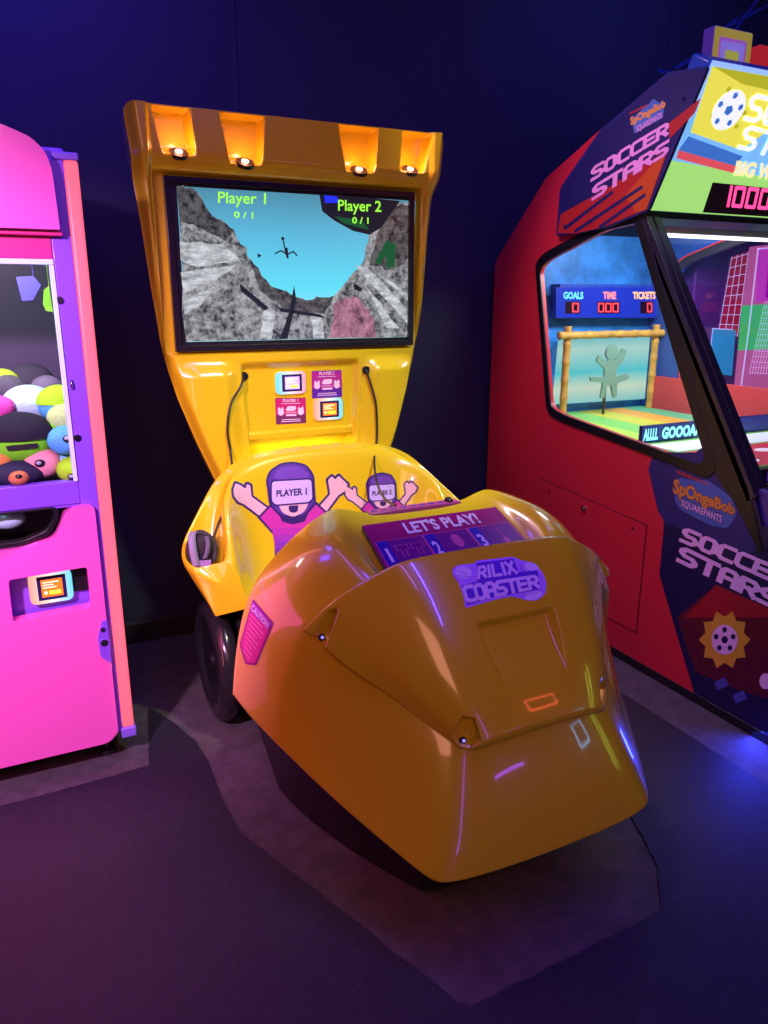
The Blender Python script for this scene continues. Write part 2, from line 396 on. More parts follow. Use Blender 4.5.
# ---- screen
sx0, sx1, sz0, sz1 = XT-.508, XT+.516, 1.403, 2.026
bm = bmesh.new(); slab(bm, [[(sx0, sz0), (sx1, sz0), (sx1, sz1), (sx0, sz1)], [(sx0+.022, sz0+.022), (sx1-.022, sz0+.022), (sx1-.022, sz1-.022), (sx0+.022, sz1-.022)]], lambda x, z: (x, 2.995, z), (0, .03, 0))
scr = fin('screen', bm, mat('bezel', (.012, .01, .012), .25), ride, bevel=.002)
bm = bmesh.new(); box(bm, sx0+.02, sx1-.02, 3.0135, 3.02, sz0+.02, sz1-.02); fin('display_backing', bm, M_blk, scr)
g = Gr()
def tex_emit(name, c1, c2, scale, es, detail=10, stretch=(1, 1, 1), lo=.35, hi=.65):
    m = bpy.data.materials.new(name); m.use_nodes = True; nt = m.node_tree; b = nt.nodes['Principled BSDF']; L = nt.links
    b.inputs['Base Color'].default_value = (.01, .01, .01, 1); b.inputs['Roughness'].default_value = .2
    tc = nt.nodes.new('ShaderNodeTexCoord'); mp = nt.nodes.new('ShaderNodeMapping'); mp.inputs['Scale'].default_value = stretch
    n = nt.nodes.new('ShaderNodeTexNoise'); n.inputs['Scale'].default_value = scale; n.inputs['Detail'].default_value = detail; n.inputs['Roughness'].default_value = .72
    cr = nt.nodes.new('ShaderNodeValToRGB'); cr.color_ramp.elements[0].position = lo; cr.color_ramp.elements[1].position = hi
    cr.color_ramp.elements[0].color = (*c1, 1); cr.color_ramp.elements[1].color = (*c2, 1)
    L.new(tc.outputs['Object'], mp.inputs[0]); L.new(mp.outputs[0], n.inputs['Vector']); L.new(n.outputs['Fac'], cr.inputs[0])
    L.new(cr.outputs[0], b.inputs['Emission Color']); b.inputs['Emission Strength'].default_value = es; return m
def grad_emit(name, stops, ax, lo, hi, es):
    m = bpy.data.materials.new(name); m.use_nodes = True; nt = m.node_tree; b = nt.nodes['Principled BSDF']; L = nt.links
    b.inputs['Base Color'].default_value = (.01, .01, .01, 1); b.inputs['Roughness'].default_value = .2
    tc = nt.nodes.new('ShaderNodeTexCoord'); sp = nt.nodes.new('ShaderNodeSeparateXYZ'); mr = nt.nodes.new('ShaderNodeMapRange')
    mr.inputs[1].default_value = lo; mr.inputs[2].default_value = hi
    cr = nt.nodes.new('ShaderNodeValToRGB'); e = cr.color_ramp.elements
    while len(e) < len(stops): e.new(.5)
    for k, (p, c) in enumerate(stops): e[k].position = p; e[k].color = (*lin(*c), 1)
    L.new(tc.outputs['Object'], sp.inputs[0]); L.new(sp.outputs[ax], mr.inputs[0]); L.new(mr.outputs[0], cr.inputs[0])
    L.new(cr.outputs[0], b.inputs['Emission Color']); b.inputs['Emission Strength'].default_value = es; return m
sky = grad_emit('game_sky', [(0, (150, 230, 240)), (.35, (95, 215, 240)), (.7, (90, 180, 215)), (1, (75, 135, 160))], 2, 1.45, 2.0, 1.1)
rock = tex_emit('game_rock', lin(48, 52, 58), lin(190, 192, 196), 34, .85, lo=.38, hi=.62)
rockd = tex_emit('game_rock_dark', lin(28, 30, 34), lin(118, 116, 118), 40, .8, lo=.38, hi=.62)
rockp = tex_emit('game_rock_pink', lin(95, 55, 75), lin(215, 150, 175), 24, .9)
streak = tex_emit('game_water', lin(120, 125, 130), lin(235, 240, 245), 16, .95, stretch=(1, 1, 3))
dk = flat('game_dark', (22, 26, 34), .3, .9); navy = flat('game_navy', (10, 18, 60), .3, .9); blu = flat('game_blue', (30, 50, 230), .3, 1)
lime = flat('game_text', (150, 250, 60), .3, 1.1); gl = flat('game_green', (20, 90, 45), .3, .8)
def sp(x, y): return (100+x/2.1333, 80+y/2.1333)
def SP(l): return [sp(*p) for p in l]
g.poly([(176.5, 186), (415.5, 201), (409.5, 337), (186.5, 342)], sky, 0)
def jag(l, amp=5, n=5):
    rr = random.Random(3); o_ = []
    for (x0_, y0_), (x1_, y1_) in zip(l, l[1:]+l[:1]):
        e_ = (x0_ < 176 and x1_ < 190) or (y0_ > 540 and y1_ > 540) or (x0_ > 655 and x1_ > 655)
        for k in range(1 if e_ else n):
            t = k/n; j = 0 if (k == 0 or e_) else amp; o_.append((x0_+(x1_-x0_)*t+rr.uniform(-j, j), y0_+(y1_-y0_)*t+rr.uniform(-j, j)))
    return o_
g.poly(SP(jag([(163, 226), (200, 232), (240, 290), (285, 318), (325, 390), (365, 440), (440, 470), (500, 460), (560, 390), (580, 320), (610, 262), (672, 262), (660, 548), (184, 558)])), rock, 1)
g.poly(SP(jag([(163, 226), (200, 232), (240, 290), (285, 318), (270, 345), (215, 315), (170, 300)], 3)), rockd, 2)
g.poly(SP(jag([(320, 380), (365, 440), (440, 470), (500, 460), (480, 500), (400, 490), (340, 450)], 3)), rockd, 2)
g.poly(SP(jag([(590, 330), (625, 270), (672, 262), (668, 380), (615, 405), (575, 395)], 4)), rockd, 2)
for l in ([(170, 345), (260, 350), (300, 385), (210, 400), (172, 385)], [(172, 410), (290, 395), (250, 425), (176, 455)], [(176, 470), (245, 440), (215, 480), (180, 500)],
          [(545, 395), (570, 400), (655, 490), (655, 520)], [(560, 430), (640, 530), (612, 530)], [(350, 490), (372, 490), (366, 552), (340, 552)], [(450, 500), (470, 505), (478, 550), (455, 550)], [(590, 410), (665, 460), (664, 480)]):
    g.poly(SP(jag(l, 2.5, 4)), streak, 2.5)
g.poly(SP(jag([(498, 478), (520, 466), (545, 462), (575, 490), (592, 549), (488, 549)], 5, 6)), rockp, 3)
g.poly(SP([(468, 244), (560, 250), (640, 258), (600, 315), (575, 330), (540, 322), (500, 300), (474, 280)]), dk, 3)
g.poly(SP([(478, 246), (505, 248), (510, 262), (480, 262)]), blu, 4); g.poly(SP([(500, 290), (560, 300), (575, 320), (520, 306)]), gl, 4)
g.poly(SP([(414, 438), (419, 470), (400, 552), (384, 552), (402, 500)]), dk, 4)
g.poly(SP([(298, 434), (360, 486), (352, 492), (300, 450)]), dk, 4); g.poly(SP([(380, 485), (470, 500), (482, 508), (385, 494)]), dk, 4)
g.poly(SP([(540, 432), (560, 445), (556, 452), (542, 446)]), dk, 4); g.poly(SP(jag([(612, 342), (630, 350), (628, 400), (612, 400), (610, 372), (596, 395), (586, 388)], 2)), gl, 4)
g.line(SP([(390, 338), (397, 372)]), 1.3, dk, 4); g.line(SP([(374, 370), (386, 364), (400, 372), (412, 366), (420, 374)]), 1.4, dk, 4.4); g.line(SP([(398, 360), (400, 378)]), 2.2, dk, 4); g.ell(*sp(390, 338), 1.6, 1.6, dk, 4)
g.poly(SP([(335, 370), (345, 374), (338, 380)]), dk, 4)
def sq(x0, y0, x1, y1, dy=0): return quad(sp(x0, y1), sp(x1, y1+dy), sp(x1, y0+dy), sp(x0, y0))
g.text('Player 1', sq(252, 238, 354, 270, 3), lime, 5, .012); g.text('0 / 1', sq(286, 280, 327, 294, 2), lime, 5)
g.text('Player 2', sq(508, 255, 600, 286, 3), lime, 5, .012); g.text('0 / 1', sq(538, 292, 573, 306, 1), lime, 5)
g.build('game_picture', on_plane(1, 3.012, eps=.0006, base=0), scr)
# ---- card readers and player stickers on the tower
bvhT = BVHTree.FromBMesh(bm_of(tower)); YP = YT+.03
def card_reader(parent, q4, plane_y, orange):
    """q4: x0,x1,z0,z1 in metres"""
    x0, x1, z0, z1 = q4; d = .012
    ring = rnd([(x0, z0), (x1, z0), (x1, z1), (x0, z1)], (x1-x0)*.17)
    bm = bmesh.new(); slab(bm, [ring], lambda x, z: (x, plane_y-d, z), (0, d, 0))
    m = grad_emit('reader_ring', [(0, (120, 230, 255)), (.5, (255, 235, 250)), (1, (255, 160, 190))] if not orange else [(0, (255, 170, 150)), (.5, (255, 240, 235)), (1, (110, 225, 255))], 0, x0-ORG[parent.name].x, x1-ORG[parent.name].x, 1.1)
    o = fin('card_reader', bm, m, parent, bevel=.003)
    cx, cz = (x0+x1)/2+.003, (z0+z1)/2; hx, hz = (x1-x0)*.33, (z1-z0)*.38
    bm = bmesh.new(); box(bm, cx-hx, cx+hx, plane_y-d-.004, plane_y-d+.001, cz-hz, cz+hz); f = fin('display_frame', bm, mat('reader_navy', (.02, .02, .10), .2), o, bevel=.001)
    hx *= .74; hz *= .74
    g = Gr(); f3 = lambda x, z, L: Vector((x, plane_y-d-.0045-.0005*L, z))
    a = flat('reader_orange', (250, 120, 30), .3, 1.0) if orange else flat('reader_lilac', (195, 165, 235), .3, .8)
    b = flat('reader_light', (255, 235, 190), .3, 1.1); c = flat('reader_yellow', (255, 215, 60), .3, 1.1)
    g.poly([(cx-hx, cz-hz), (cx+hx, cz-hz), (cx+hx, cz+hz), (cx-hx, cz+hz)], a, 0)
    for k, ww in enumerate((.9, .6, .75)): g.poly([(cx-hx*.85, cz+hz*(.62-.3*k)), (cx-hx*.85+hx*1.7*ww, cz+hz*(.62-.3*k)), (cx-hx*.85+hx*1.7*ww, cz+hz*(.74-.3*k)), (cx-hx*.85, cz+hz*(.74-.3*k))], b, 1)
    g.poly([(cx-hx*.3, cz-hz*.75), (cx+hx*.8, cz-hz*.75), (cx+hx*.8, cz-hz*.3), (cx-hx*.3, cz-hz*.3)], c, 1); g.ell(cx-hx*.62, cz-hz*.5, hx*.16, hz*.2, b, 1)
    g.build('display', f3, o); return o
card_reader(ride, (.992, 1.122, 1.217, 1.309), YP, False); card_reader(ride, (1.157, 1.287, 1.098, 1.190), YP, True)
def sticker(px, top, bot, title):
    g = Gr(); a, b, c, d = px      # TL, TR, BR, BL in pixels
    q = quad(d, c, b, a); w = flat('print_white', (235, 215, 240))
    g.poly(rnd([q(0, 0), q(1, 0), q(1, 1), q(0, 1)], 1), flat('print_'+bot[0], bot[1]), 0)
    g.poly([q(.0, .35), q(1, .35), q(1, .97), q(0, .97)], flat('print_'+top[0], top[1]), .6)
    g.text(title, quad(q(.25, .84), q(.75, .84), q(.75, .96), q(.25, .96)), w, 1.5)
    g.line([q(.2, .78), q(.8, .78)], .5, w, 1.5)
    for s in (.17, .83): g.ell(*q(s, .45), 3.0, 3.2, w, 1.5); g.poly([q(s-.1, .53), q(s-.07, .66), q(s, .58), q(s+.07, .66), q(s+.1, .53)], w, 1.6)
    g.poly([q(.33, .55), q(.4, .68), q(.66, .68), q(.68, .55), q(.6, .5), q(.36, .5)], w, 1.5)
    g.line([q(.33, .44), q(.67, .44)], .6, w, 1.5); g.poly([q(.34, .30), q(.68, .30), q(.68, .37), q(.34, .37)], w, 1.5)
    for v in (.17, .10): g.line([q(.15+v/3, v), q(.85-v/3, v)], .7, w, 1.5)
    g.build('instruction_sticker', drape(bvhT), ride, 6, label='small %s sticker headed %s' % (top[0], title.lower()))
sticker(((311.5, 371), (341.5, 370), (342, 397), (312, 398.5)), ('purple', (170, 30, 150)), ('violet', (90, 30, 160)), 'PLAYER 2')
sticker(((275, 398), (305.5, 397.5), (306, 423), (276, 424.5)), ('magenta', (190, 30, 110)), ('plum', (110, 40, 90)), 'PLAYER 1')
# ---- cables
M_cab = mat('cable_black', (.01, .01, .012), .4)
def cable(pts, r=.0048):
    pth = smooth_path([at(x, y, 1, Y) for x, y, Y in pts], 8)
    for i, p in enumerate(pth):                                     # lift the cable clear of the fibreglass it hangs in front of
        h = bvhT.ray_cast(CP, (p-CP).normalized())
        if h[0] is not None and h[3] < (p-CP).length+.008: pth[i] = CP+(p-CP).normalized()*(h[3]-.010)
    bm = bmesh.new(); tube(bm, pth, r, 8); o = fin('headset_cable', bm, M_cab, ride, smooth=True)
    bm = bmesh.new(); h = bvhT.ray_cast(CP, ray(pts[0][0], pts[0][1]).normalized()); p = h[0]+Vector((0, .004, 0)); cyl(bm, p, (0, -1, 0), .017, .012, 20); fin('cable_grommet', bm, M_blk, o, smooth=True, angle=40)
cable([(243.5, 376, 3.02), (241, 386, 2.98), (231, 404, 2.97), (227.5, 430, 2.965), (230.5, 452, 2.95), (233, 475, 2.86), (231, 497, 2.74), (220, 520, 2.70), (211, 545, 2.66)])
cable([(366, 370, 3.02), (370, 382, 2.98), (376, 405, 2.97), (377, 438, 2.96), (374.5, 455, 2.84), (375, 472, 2.72), (378, 486, 2.62), (385, 499, 2.4), (396, 506, 2.10)])

# ---- seat tub
def mgrid(rows, closed_center=True):
    """rows: list of rows; each row list of (w, Y, z) from the centre plane outwards; mirrored"""
    bm = bmesh.new(); cl = bm.edges.layers.float.new('cr'); V = []
    for r in rows:
        n = len(r); V.append([bm.verts.new((XC+(r[abs(k)][0] if k > 0 else -r[abs(k)][0]), r[abs(k)][1], r[abs(k)][2])) for k in range(-(n-1), n)])
    for a, b in zip(V, V[1:]):
        for i in range(len(a)-1):
            vs = [a[i], a[i+1], b[i+1], b[i]]
            if len({tuple(round(c, 6) for c in v.co) for v in vs}) >= 3: bm.faces.new(vs)
    return bm, V, cl
def crease(bm, cl, V, rows=(), cols=(), val=.6, rr=None):
    for r, c in rows:
        for i in range(len(V[r])-1):
            e = bm.edges.get((V[r][i], V[r][i+1]))
            if e: e[cl] = c
    for k, c in cols:
        n = (len(V[0])-1)//2
        for s in (-1, 1):
            for a, b in zip(V, V[1:]):
                e = bm.edges.get((a[n+s*k], b[n+s*k]))
                if e: e[cl] = c
seat_rows = [
 [(0,2.90,.46),(.22,2.89,.46),(.36,2.86,.46),(.43,2.80,.46),(.47,2.72,.47),(.51,2.68,.48),(.53,2.63,.48),(.535,2.57,.485)],
 [(0,2.93,.80),(.24,2.92,.80),(.39,2.89,.76),(.455,2.83,.72),(.53,2.75,.66),(.585,2.71,.64),(.605,2.67,.62),(.575,2.60,.60)],
 [(0,2.935,1.00),(.25,2.925,.995),(.40,2.90,.955),(.475,2.85,.895),(.57,2.76,.79),(.622,2.715,.735),(.632,2.67,.675),(.60,2.595,.66)],
 [(0,2.91,1.022),(.25,2.90,1.015),(.39,2.875,.972),(.462,2.83,.905),(.55,2.75,.795),(.600,2.70,.742),(.612,2.66,.69),(.585,2.60,.672)],
 [(0,2.885,1.015),(.25,2.875,1.008),(.378,2.85,.965),(.445,2.80,.89),(.525,2.735,.66),(.568,2.69,.58),(.578,2.64,.565),(.570,2.605,.672)],
 [(0,2.875,1.013),(.25,2.865,1.005),(.372,2.84,.962),(.435,2.79,.89),(.482,2.72,.68),(.495,2.67,.58),(.505,2.61,.565),(.520,2.585,.684)],
 [(0,2.862,1.008),(.25,2.852,1.0),(.365,2.825,.955),(.422,2.76,.915),(.455,2.70,.88),(.465,2.64,.82),(.472,2.59,.75),(.485,2.555,.695)],
 [(0,2.84,.985),(.24,2.83,.98),(.345,2.80,.94),(.398,2.74,.90),(.430,2.68,.865),(.442,2.62,.80),(.450,2.57,.73),(.460,2.535,.68)],
 [(0,2.77,.74),(.22,2.77,.74),(.32,2.75,.73),(.365,2.70,.70),(.390,2.65,.66),(.405,2.60,.61),(.415,2.55,.56),(.425,2.51,.52)],
 [(0,2.70,.52),(.20,2.70,.52),(.28,2.68,.52),(.315,2.64,.51),(.335,2.60,.50),(.35,2.56,.49),(.36,2.50,.48),(.37,2.46,.47)],
 [(0,2.50,.47),(.10,2.50,.47),(.16,2.48,.47),(.20,2.46,.47),(.24,2.44,.47),(.28,2.43,.465),(.31,2.42,.46),(.34,2.42,.455)],
 [(0,2.38,.44),(.08,2.38,.44),(.13,2.38,.44),(.18,2.38,.44),(.22,2.38,.44),(.26,2.385,.44),(.30,2.39,.44),(.33,2.40,.44)]]
bm, V, cl = mgrid(seat_rows)
# front caps of the two arms
n = (len(V[0])-1)//2
for s in (-1, 1):
    k = n+s*7
    c = [V[r][k] for r in range(9)]
    capm = bm.verts.new((XC+s*.50, 2.545, .60)); 
    for a, b in zip(c, c[1:]): bm.faces.new((a, b, capm))
    bm.faces.new((c[8], c[0], capm))
crease(bm, cl, V, rows=[(3, .35), (6, .35)], cols=[(7, .8)])
b2 = subsurf_bake(bm, 4); seat = fin('seat_tub', b2, M_yel, ride, smooth=True)
bvhS = BVHTree.FromBMesh(bm_of(seat))

# ---- front body
body_rows = [
 [(0,1.265,.25),(.27,1.275,.25),(.345,1.295,.258),(.425,1.43,.315),(.505,1.58,.375),(.58,1.76,.44),(.615,1.88,.465),(.632,1.985,.485)],
 [(0,1.285,.33),(.25,1.295,.33),(.315,1.325,.34),(.40,1.46,.40),(.485,1.61,.47),(.565,1.77,.545),(.60,1.89,.57),(.618,1.995,.59)],
 [(0,1.36,.50),(.20,1.365,.50),(.26,1.40,.52),(.33,1.49,.58),(.42,1.61,.67),(.515,1.74,.74),(.572,1.88,.745),(.588,1.99,.745)],
 [(0,1.40,.58),(.16,1.405,.58),(.22,1.44,.60),(.28,1.53,.67),(.36,1.63,.75),(.45,1.74,.825),(.515,1.88,.845),(.535,1.995,.84)],
 [(0,1.50,.70),(.14,1.505,.70),(.20,1.53,.72),(.26,1.60,.78),(.33,1.68,.85),(.385,1.77,.905),(.44,1.89,.93),(.445,2.01,.915)],
 [(0,1.57,.79),(.12,1.575,.79),(.18,1.59,.80),(.24,1.65,.84),(.29,1.73,.895),(.33,1.80,.94),(.355,1.90,.975),(.35,2.025,.975)],
 [(0,1.63,.81),(.12,1.63,.81),(.18,1.64,.82),(.24,1.68,.84),(.270,1.745,.875),(.283,1.81,.915),(.288,1.90,.955),(.275,2.05,.992)],
 [(0,1.66,.81),(.10,1.66,.81),(.16,1.67,.815),(.22,1.70,.83),(.255,1.755,.855),(.258,1.815,.885),(.255,1.90,.93),(.235,2.05,.985)],
 [(0,1.69,.825),(.08,1.69,.825),(.11,1.70,.828),(.13,1.73,.84),(.14,1.77,.86),(.15,1.83,.888),(.155,1.90,.922),(.16,2.045,.957)],
 [(0,1.70,.83),(0,1.71,.833),(0,1.72,.838),(0,1.75,.85),(0,1.79,.868),(0,1.84,.892),(0,1.90,.922),(0,2.045,.955)]]
bm, V, cl = mgrid(body_rows)
crease(bm, cl, V, rows=[(6, .3)], cols=[(5, .0)])
n = 7
for s in (-1, 1):                                      # soft crease between flank and rear side facet, and down the nose corner
    for r in range(0, 3):
        e = bm.edges.get((V[r][n+s*5], V[r+1][n+s*5]));  e[cl] = .75
        e = bm.edges.get((V[r][n+s*2], V[r+1][n+s*2]));  e[cl] = .35
for r in range(len(V)-1): pass
# returned edges: rear wall and lower lip
def ext_edge(bm, vs, f):
    nv = [bm.verts.new(f(v.co)) for v in vs]
    for a, b, c, d in zip(vs, vs[1:], nv[1:], nv): bm.faces.new((a, b, c, d))
    return nv
lip = ext_edge(bm, V[0], lambda c: Vector((XC+(c.x-XC)*.955, c.y+.018, c.z-.012)))
lip2 = ext_edge(bm, lip, lambda c: Vector((XC+(c.x-XC)*.90, c.y+.05, c.z+.02)))
for i in range(len(V[0])-1):
    bm.edges.get((V[0][i], V[0][i+1]))[cl] = .55
for s in (-1, 1):
    col = [V[r][n+s*7] for r in range(len(V))]
    nv = ext_edge(bm, col, lambda c: Vector((XC+(c.x-XC)*.985, c.y+.022, c.z-.012)))
    nv2 = ext_edge(bm, nv, lambda c: Vector((XC+(c.x-XC)*.93, c.y-.03, c.z-.05)))
    for a, b in zip(col, col[1:]):
        e = bm.edges.get((a, b))
        if e: e[cl] = .5
b2 = subsurf_bake(bm, 4); body = fin('front_body', b2, M_yel, ride, smooth=True)
bvhB = BVHTree.FromBMesh(bm_of(body))

# ---- hood
hood_rows = [
 [(0,1.372,.545),(.13,1.372,.543),(.19,1.385,.522),(.215,1.40,.522),(.222,1.41,.520)],
 [(0,1.335,.562),(.14,1.335,.560),(.202,1.352,.54),(.226,1.378,.548),(.228,1.385,.535)],
 [(0,1.338,.585),(.14,1.338,.583),(.206,1.350,.56),(.232,1.38,.568),(.234,1.388,.548)],
 [(0,1.385,.67),(.145,1.385,.67),(.225,1.40,.665),(.280,1.435,.635),(.284,1.445,.582)],
 [(0,1.475,.80),(.155,1.475,.80),(.248,1.487,.79),(.338,1.515,.712),(.343,1.525,.645)],
 [(0,1.555,.895),(.17,1.555,.895),(.265,1.567,.885),(.388,1.605,.80),(.425,1.60,.692)],
 [(0,1.620,.950),(.19,1.620,.950),(.280,1.628,.938),(.418,1.668,.862),(.500,1.690,.780)],
 [(0,1.634,.957),(.19,1.634,.957),(.281,1.642,.945),(.424,1.684,.866),(.512,1.704,.782)],
 [(0,1.648,.948),(.19,1.648,.948),(.280,1.656,.936),(.417,1.696,.855),(.500,1.712,.775)],
 [(0,1.632,.918),(.17,1.632,.918),(.262,1.638,.908),(.410,1.66,.82),(.46,1.68,.765)]]
bm, V, cl = mgrid(hood_rows)
crease(bm, cl, V, rows=[(2, .5), (7, .2)], cols=[(2, .25), (3, .3)])
b2 = subsurf_bake(bm, 5)
# pressed recess in the hood top
for v in b2.verts:
    x = abs(v.co.x-XC); y, z = v.co.y, v.co.z
    if z < .6 or y > 1.60: continue
    t = (z-.655)/(.815-.655)                    # 0 bottom .. 1 top
    if 0 < t < 1.1:
        hw = .098+.022*t
        m = (1-sstep(hw-.008, hw+.004, x))*(1-sstep(.92, .985, t))*sstep(.0, .85, t)
        v.co += Vector((0, .80, -.60))*(.030*m)
# openings at the two ends of each side of the hood
def inpoly(x, y, P):
    c = False; j = len(P)-1
    for i in range(len(P)):
        if (P[i][1] > y) != (P[j][1] > y) and x < (P[j][0]-P[i][0])*(y-P[i][1])/(P[j][1]-P[i][1])+P[i][0]: c = not c
        j = i
    return c
def pix(p):
    d = Vector(p)-CP; z = d.dot(FW); return 384+F*d.dot(RT)/z, 512-F*d.dot(UP)/z
VENT = [[(310, 637), (325, 611), (337, 607), (338, 614), (323, 652), (319, 650)], [(451, 733), (462, 716), (475, 719), (482, 742), (470, 750), (458, 746)]]
def edge_dist(x, y, P):
    m = 1e9
    for i in range(len(P)):
        a_, b_ = Vector(P[i-1]), Vector(P[i]); q = Vector((x, y)); t = max(0, min(1, (q-a_).dot(b_-a_)/(b_-a_).length_squared)); m = min(m, (q-a_.lerp(b_, t)).length)
    return m
b2.normal_update(); mv = []
for v in b2.verts:                                     # pressed pockets at the two ends of each side, left and right alike
    c = v.co.copy()
    if abs(c.x-XC) < .14: continue
    s_ = 1 if c.x > XC else -1
    if s_ > 0: c = Vector((2*XC-c.x, c.y, c.z))
    px, py = pix(c)
    for P_, dv_ in zip(VENT, ((1.0, .35, -.35), (.75, .9, .0))):
        if inpoly(px, py, P_): mv.append((v, Vector((-s_*dv_[0], dv_[1], dv_[2])).normalized()*.040*sstep(0, 4.0, edge_dist(px, py, P_))))
for v, d_ in mv: v.co += d_
hood = fin('hood', b2, M_yel, ride, smooth=True)
md = hood.modifiers.new('thickness', 'SOLIDIFY'); md.thickness = .006; md.offset = -1
bvhH = BVHTree.FromBMesh(bm_of(hood))
for px, py, Yv in ((322, 637, 0), (463, 740, 0)):
    h_ = bvhH.ray_cast(CP, ray(px, py).normalized()); h_ = h_ if h_[0] is not None else bvhB.ray_cast(CP, ray(px, py).normalized()); p = h_[0]-ray(px, py).normalized()*.004
    for s in (0, 1):
        q = Vector((2*XC-p.x, p.y, p.z)) if s else p
        bm = bmesh.new(); cyl(bm, q, (-.5 if not s else .5, -.8, .2), .009, .006, 16); lo = fin('hood_spotlight', bm, M_stl, hood, smooth=True, angle=40)
        bm = bmesh.new(); ball(bm, q+Vector((0, -.004, .001)), .005, .005, .005, 12, 8); fin('bulb', bm, mat('violet_led', (.3, .2, 1), .3, emit=(.35, .25, 1), es=1.2), lo, smooth=True)
# ---- logo
def Q(x, y, x0=0, y0=0): return x, y
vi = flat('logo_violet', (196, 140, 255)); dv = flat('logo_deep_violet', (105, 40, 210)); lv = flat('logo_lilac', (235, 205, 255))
g = Gr(); z4 = lambda x, y: (420+x*220/768, 460+y*180/628)
Z4 = lambda l: [z4(*p) for p in l]
blob = rnd(Z4([(112, 380), (130, 368), (190, 362), (196, 352), (325, 338), (350, 350), (385, 358), (425, 388), (442, 430), (436, 470), (405, 492), (370, 490), (340, 480), (318, 476), (252, 490), (158, 518), (150, 470), (132, 425), (115, 405)]), 3)
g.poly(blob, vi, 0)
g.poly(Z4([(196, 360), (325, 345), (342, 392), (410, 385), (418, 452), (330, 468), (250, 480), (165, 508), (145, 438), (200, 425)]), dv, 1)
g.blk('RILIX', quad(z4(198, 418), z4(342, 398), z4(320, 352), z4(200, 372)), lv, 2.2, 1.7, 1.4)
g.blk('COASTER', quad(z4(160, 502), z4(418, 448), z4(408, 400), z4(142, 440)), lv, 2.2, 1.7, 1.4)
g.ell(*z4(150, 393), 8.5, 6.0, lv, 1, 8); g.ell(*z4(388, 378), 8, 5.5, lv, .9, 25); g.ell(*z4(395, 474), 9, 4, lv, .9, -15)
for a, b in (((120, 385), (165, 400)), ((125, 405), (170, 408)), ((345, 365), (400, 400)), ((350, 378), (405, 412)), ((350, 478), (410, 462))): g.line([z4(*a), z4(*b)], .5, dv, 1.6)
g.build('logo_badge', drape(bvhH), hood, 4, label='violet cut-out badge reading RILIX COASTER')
# ---- dash panel
bm = bmesh.new(); P4 = [(-.234, 1.937, .957), (.234, 1.937, .957), (.246, 1.69, .852), (-.246, 1.69, .852)]
nrm = (Vector(P4[1])-Vector(P4[0])).cross(Vector(P4[3])-Vector(P4[0])).normalized(); nrm = -nrm if nrm.z < 0 else nrm
top = [Vector((XC+a, b, c))+nrm*.004 for a, b, c in P4]; lo_ = [p-nrm*.012 for p in top]
tv = [bm.verts.new(p) for p in top]; bv = [bm.verts.new(p) for p in lo_]
bm.faces.new(tv); bm.faces.new(bv[::-1])
for i in range(4): bm.faces.new((tv[i], bv[i], bv[(i+1) % 4], tv[(i+1) % 4]))
panel = fin('instruction_panel', bm, mat('panel_edge', (.02, .012, .05), .3), ride, bevel=.001)
g = Gr(); ppt = lambda u, v: (u, v)
fp = lambda u, v, L: top[3]*(1-u)*(1-v)+top[2]*u*(1-v)+top[1]*u*v+top[0]*(1-u)*v+nrm*(.0008+.0007*L)
mg = flat('panel_magenta', (150, 25, 105), .25); pv = flat('panel_violet', (60, 30, 170), .25); pl = flat('panel_plum', (115, 30, 130), .25); pw = flat('panel_white', (225, 205, 240), .3); pn = flat('panel_pink', (210, 90, 160), .3)
g.poly([(.0, 0), (1, 0), (1, 1), (0, 1)], mg, 0)
vt = .70
g.text("LET'S PLAY!", quad((.26, .755), (.80, .755), (.80, .95), (.26, .95)), pw, 2, .03)
for k in range(3):
    u0 = .02+.325*k; u1 = u0+.315
    g.poly([(u0, .05), (u1, .05), (u1, vt), (u0, vt)], pl, .6); g.poly([(u0, .05), (u0+.075, .05), (u0+.075, vt), (u0, vt)], pv, 1.2)
    g.line([(u0, .05), (u1, .05), (u1, vt), (u0, vt)], .006, pn, 1.6, True)
    g.text(str(k+1), quad((u0+.02+.013*(k == 0), .36), (u0+.062-.01*(k == 0), .36), (u0+.062-.01*(k == 0), .58), (u0+.02+.013*(k == 0), .58)), pw, 2, .03)
    cx = u0+.2
    if k == 0:
        for dx in (-.055, .05):
            g.line([(cx+dx-.04, .6), (cx+dx+.04, .6), (cx+dx+.04, .52), (cx+dx+.015, .52), (cx+dx+.015, .42), (cx+dx-.015, .42), (cx+dx-.015, .52), (cx+dx-.04, .52)], .005, pn, 2, True)
    elif k == 1:
        g.ell(cx, .53, .035, .11, pn, 2)
        for dz in (-.04, 0, .04): g.line([(cx-.03, .53+dz), (cx+.03, .53+dz)], .004, pl, 2.6)
    else:
        g.line([(cx-.06, .62), (cx+.06, .62)], .006, pn, 2); g.line([(cx, .62), (cx, .45)], .006, pn, 2); g.ell(cx, .42, .02, .05, pn, 2)
    g.line([(u0+.12, .31), (u0+.29, .31)], .01, pw, 2); g.line([(u0+.14, .26), (u0+.27, .26)], .008, pw, 2)
g.build('printed_instructions', fp, panel)
